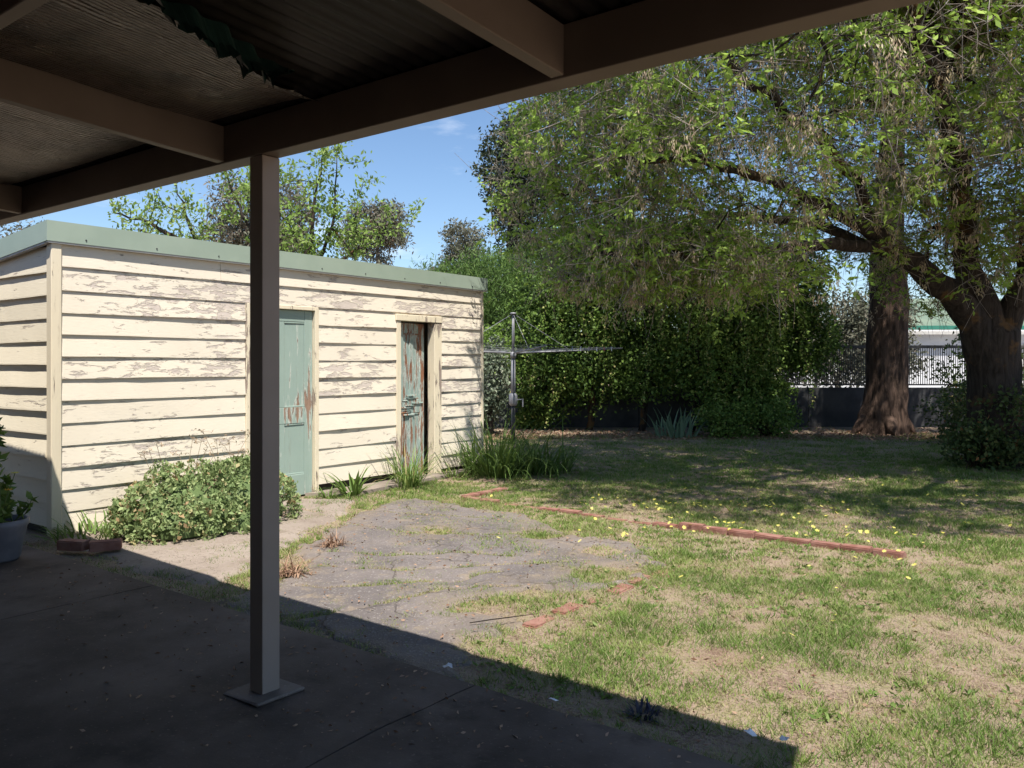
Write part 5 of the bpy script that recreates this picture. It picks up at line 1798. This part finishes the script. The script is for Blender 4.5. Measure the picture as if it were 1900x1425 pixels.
# ------------------------------------------------------------------ lawn
def cam_rf(x, y):
    return x * CY + y * SY, -x * SY + y * CY


def lawn(n, f0, f1, hmin, hmax, w, seed, flat=False):
    rg = np.random.default_rng(seed)
    f = np.sqrt(rg.uniform(f0 ** 2, f1 ** 2, n))
    r = rg.uniform(-0.72, 0.72, n) * f
    x, y = r * CY - f * SY, r * SY + f * CY
    e, cr = asphalt_h(x, y)
    pd = poly_sd(x, y, PATH) + 0.06 * (fbm(x, y, 5, 3) - 0.5)
    green = fbm(x, y, 1.5, 4, 17)
    fine = fbm(x, y, 4.5, 3, 3)
    dens = np.clip((0.55 * green + 0.45 * fine - 0.335) * 4.8, 0.26, 1)
    dens *= np.where(y < 3.35 + 0.3 * (fbm(x, y, 1.3, 2) - .5), 0.35, 1.0)
    brk = np.clip(1 - np.abs(y - 7.06 + 0.02 * (x + 4)) / 0.075, 0, 1) * (x < -1.3) * (x > -6.3)
    dens *= 1 - 0.93 * np.clip(brk * 3, 0, 1) * np.where(x > -3.5, 1, 0.7)
    inA = e > 0.01
    dens = np.where(inA, np.where(cr < 0.05, 0.8 * (fbm(x, y, 3, 2, 30) > 0.42), np.where(fbm(x, y, 2.9, 4, 31) > 0.63 - 0.06 * (y > 5) - 0.20 * np.exp(-np.clip(e, 0, 9) / 0.16), 0.5, 0.012)), dens)
    dens = np.where((e <= 0.01) & (e > -0.25), dens * 0.85, dens)
    dens = np.where(pd > 0.0, np.where(fbm(x, y, 3.3, 3, 33) > 0.53, 0.55, 0.05), dens)
    dens = np.where(y < SLAB_Y + 0.01, 0, dens)
    dens = np.where((x < SX + 0.05) & (y < SY1 + 0.05), 0, dens)
    R_, F_ = cam_rf(x, y)
    bare = np.clip((F_ - (16.6 + 0.8 * (fbm(x, y, 0.7, 2) - .5))) / 1.2, 0, 1)
    dens *= 1 - 0.92 * bare
    if flat:
        dens = np.where((e > 0.01), 0.8 * np.exp(-np.clip(e, 0, 9) / 0.22) * (fbm(x, y, 5, 3, 71) > 0.42) + 0.03, np.where(pd > 0, dens * 0.6, np.where(dens > 0, 1.05 - dens, 0)))
    rnd = rg.random(n)
    k = rnd < dens
    x, y, green, fine, dens, e, cr, pd = (q[k] for q in (x, y, green, fine, dens, e, cr, pd))
    n = len(x)
    z = np.maximum(ground_z(x, y), np.where((e > 0) | (pd > 0), -0.02, -9))
    lush = fbm(x, y, 2.3, 4, 55) * 0.75 + 0.25 * vnoise(x, y, 9.0, 3)
    h = rg.uniform(hmin, hmax, n) * (0.45 + 1.0 * np.clip((lush - 0.3) * 2.2, 0, 1))
    h = np.where((e > 0) | (pd > 0), h * 0.7, h)
    a = rg.uniform(0, 6.283, n)
    ln = rg.uniform(0.2, 1.5, n)
    if flat:
        h = rg.uniform(0.002, 0.012, n)
        ln = rg.uniform(hmin, hmax, n) / h
        z = z + rg.uniform(0.002, 0.01, n)
    base = np.stack([x, y, z - 0.004], 1)
    tip = base + np.stack([np.cos(a) * ln * h, np.sin(a) * ln * h, h], 1)
    v, fc = blades(base, tip, w * rg.uniform(0.6, 1.3, n), rg)
    dry = fbm(x, y, 0.9, 4, 80)
    t = 0.03 + 1.0 * (1 - np.clip((lush - 0.34) * 3.4, 0, 1)) * (0.45 + 0.6 * dry) + rg.normal(0, 0.13, n)
    t = np.where((e > -0.35), t * 0.7 + 0.25, t)
    t = np.where(rg.random(n) < 0.14, rg.uniform(0.7, 1, n), t)
    if flat:
        t = rg.uniform(0.62, 1.0, n)
    return v, fc, np.repeat(np.clip(t, 0, 1), 3)


V_, F__, T_, off = [], [], [], 0
for args in ((300000, 2.6, 6.2, 0.016, 0.045, 0.005, 1), (330000, 6.2, 10.5, 0.018, 0.05, 0.008, 2), (260000, 10.5, 19.5, 0.02, 0.055, 0.014, 3), (130000, 2.6, 6.5, 0.02, 0.05, 0.0035, 4, True), (110000, 6.5, 12, 0.025, 0.06, 0.006, 5, True)):
    v, f, t = lawn(*args)
    V_.append(v); F__.append(f + off); T_.append(t)
    off += len(v)
rg = np.random.default_rng(131)
nt = 4200
f = np.sqrt(rg.uniform(2.9 ** 2, 13 ** 2, nt)); r = rg.uniform(-0.3, 0.70, nt) * f
x, y = r * CY - f * SY, r * SY + f * CY
e, cr = asphalt_h(x, y)
ok = (y > SLAB_Y + 0.05) & (poly_sd(x, y, PATH) < 0) & ((x > SX + 0.1) | (y > SY1 + 0.1)) & (np.abs(y - 7.06 + 0.02 * (x + 4)) > 0.1)
ok &= np.where(e > 0, (cr < 0.05) & (rg.random(nt) < 0.6), fbm(x, y, 1.4, 3, 17) > 0.42)
x, y, f, e = x[ok], y[ok], f[ok], e[ok]
nb = 26
m = len(x)
sz = np.repeat(rg.uniform(0.5, 1.25, m) * np.where(e > 0, 0.55, 1.0), nb)
bx = np.repeat(x, nb) + rg.normal(size=m * nb) * 0.026 * sz
by = np.repeat(y, nb) + rg.normal(size=m * nb) * 0.026 * sz
hh = rg.uniform(0.018, 0.05, m * nb) * sz
an = np.arctan2(by - np.repeat(y, nb), bx - np.repeat(x, nb)) + rg.normal(size=m * nb) * 0.7
ln = rg.uniform(0.2, 1.3, m * nb)
base = np.stack([bx, by, np.maximum(ground_z(bx, by), np.where(np.repeat(e, nb) > 0, -0.03, -9)) - 0.004], 1)
tip = base + np.stack([np.cos(an) * ln * hh, np.sin(an) * ln * hh, hh], 1)
v, fc = blades(base, tip, (0.0055 + 0.0006 * np.repeat(f, nb)) * rg.uniform(0.7, 1.3, m * nb), rg)
tb_ = np.repeat(rg.choice([0.05, 0.15, 0.3, 0.45, 0.75], m, p=[.25, .25, .25, .15, .10]), nb) + rg.normal(size=m * nb) * 0.09
V_.append(v); F__.append(fc + off); T_.append(np.repeat(np.clip(tb_, 0, 1), 3))
off += len(v)
gr = mesh_obj('grass', np.concatenate(V_), np.concatenate(F__), MAT['grass'], None, False, {'tint': np.concatenate(T_)})
props(gr, 'short patchy green and straw coloured lawn grass', 'grass', kind='stuff')

# broad leaved lawn weeds
rg = np.random.default_rng(101)
n = 3200
f = np.sqrt(rg.uniform(3.2 ** 2, 14 ** 2, n)); r = rg.uniform(-0.2, 0.68, n) * f
x, y = r * CY - f * SY, r * SY + f * CY
e, _ = asphalt_h(x, y)
ok = (e < -0.1) & (y > 3.1) & (poly_sd(x, y, PATH) < -0.1) & (x > SX + 0.3) & (fbm(x, y, 0.8, 3, 60) > 0.45)
x, y = x[ok], y[ok]
cc = np.stack([x, y, ground_z(x, y) + 0.006], 1)
m = 9
c = np.repeat(cc, m, 0) + rg.normal(size=(len(cc) * m, 3)) * np.array([0.015, 0.015, 0.002])
a = rg.uniform(0, 6.283, len(c))
d = np.stack([np.cos(a), np.sin(a), rg.uniform(0.1, 0.7, len(c))], 1)
L = rg.uniform(0.018, 0.045, len(c))
s = Soup()
v, fq = leaves(c, d, L, L * 0.38, 0.1, rg)
s.add(v, fq, np.repeat(rg.uniform(0.4, 0.95, len(c)), 4))
o = s.obj('lawn_weeds', MAT['leaf_strap'])
props(o, 'small broad leaved weeds spread through the lawn', 'weeds', kind='stuff')

# yellow daisy flowers in drifts
rg = np.random.default_rng(111)
drift = [(1.6, 8.6, 0.35, 0.2, 16), (2.4, 8.6, 0.8, 0.35, 26), (2.2, 7.6, 0.6, 0.25, 26), (3.0, 7.4, 0.6, 0.3, 22), (1.2, 9.4, 0.7, 0.35, 22), (3.8, 8.6, 0.9, 0.6, 22), (2.6, 6.3, 0.8, 0.4, 9), (1.0, 7.2, 0.5, 0.3, 8), (3.6, 9.8, 1.2, 0.6, 16), (2.0, 4.9, 0.6, 0.4, 4)]
vv, ff = [], []
for (r0, f0, sr, sf, k) in drift:
    for _ in range(int(k * 1.7)):
        rr, fr = r0 + rg.normal() * sr, f0 + rg.normal() * sf
        px, py, _z = at(rr, fr)
        pz = float(ground_z(px, py)) + rg.uniform(0.035, 0.06)
        R = rg.uniform(0.012, 0.023)
        tl = rg.normal(size=2) * 0.35
        b = len(vv)
        vv.append((px, py, pz))
        P_ = 8
        for q in range(P_):
            for dd, RR in ((-0.22, 0.7), (0, 1.0), (0.22, 0.7)):
                an = q / P_ * 6.283 + dd
                dx, dy = math.cos(an) * R * RR, math.sin(an) * R * RR
                vv.append((px + dx, py + dy, pz + dx * tl[0] + dy * tl[1] + 0.004))
            ff.append([b, b + 1 + 3 * q, b + 2 + 3 * q, b + 3 + 3 * q])
o = mesh_obj('daisy_flowers', vv, ff, MAT['petal_y'])
props(o, 'pale yellow daisy flowers scattered in drifts over the lawn', 'flowers', kind='stuff')

# leaf litter and bark scraps under the back bank and trees
rg = np.random.default_rng(121)
n = 5000
r = rg.uniform(-0.5, 9.5, n); f = 16.4 + np.abs(rg.normal(size=n)) * 1.1
x, y = r * CY - f * SY, r * SY + f * CY
n2 = 3200
f2 = np.sqrt(rg.uniform(3.2 ** 2, 9 ** 2, n2)); r2 = rg.uniform(-0.55, 0.66, n2) * f2
x = np.concatenate([x, r2 * CY - f2 * SY]); y = np.concatenate([y, r2 * SY + f2 * CY])
n3 = 260
x = np.concatenate([x, rg.uniform(-6.5, -0.8, n3)]); y = np.concatenate([y, SLAB_Y - np.abs(rg.normal(size=n3)) * 0.5])
n2 += n3
k = (np.abs(y - SLAB_Y) > 0.03) & (y > 0.5) & ((x > SX + 0.1) | (y > SY1 + 0.1))
x, y = x[k], y[k]
e, _ = asphalt_h(x, y)
c = np.stack([x, y, np.where(y < SLAB_Y, 0.003, np.where(e > 0, 0.002, ground_z(x, y) + 0.012))], 1)
d = rg.normal(size=c.shape) * np.array([1, 1, 0.25])
L = np.where(np.arange(len(x)) < len(x) - n2, rg.uniform(0.04, 0.1, len(x)), rg.uniform(0.012, 0.035, len(x)))
s = Soup()
v, fq = leaves(c, d, L, L * 0.45, 0.1, rg)
s.add(v, fq, np.repeat(rg.random(len(x)), 4))
o = s.obj('leaf_litter', MAT['dead'])
props(o, 'brown dead leaves and bark scraps under the trees', 'leaf litter', kind='stuff')
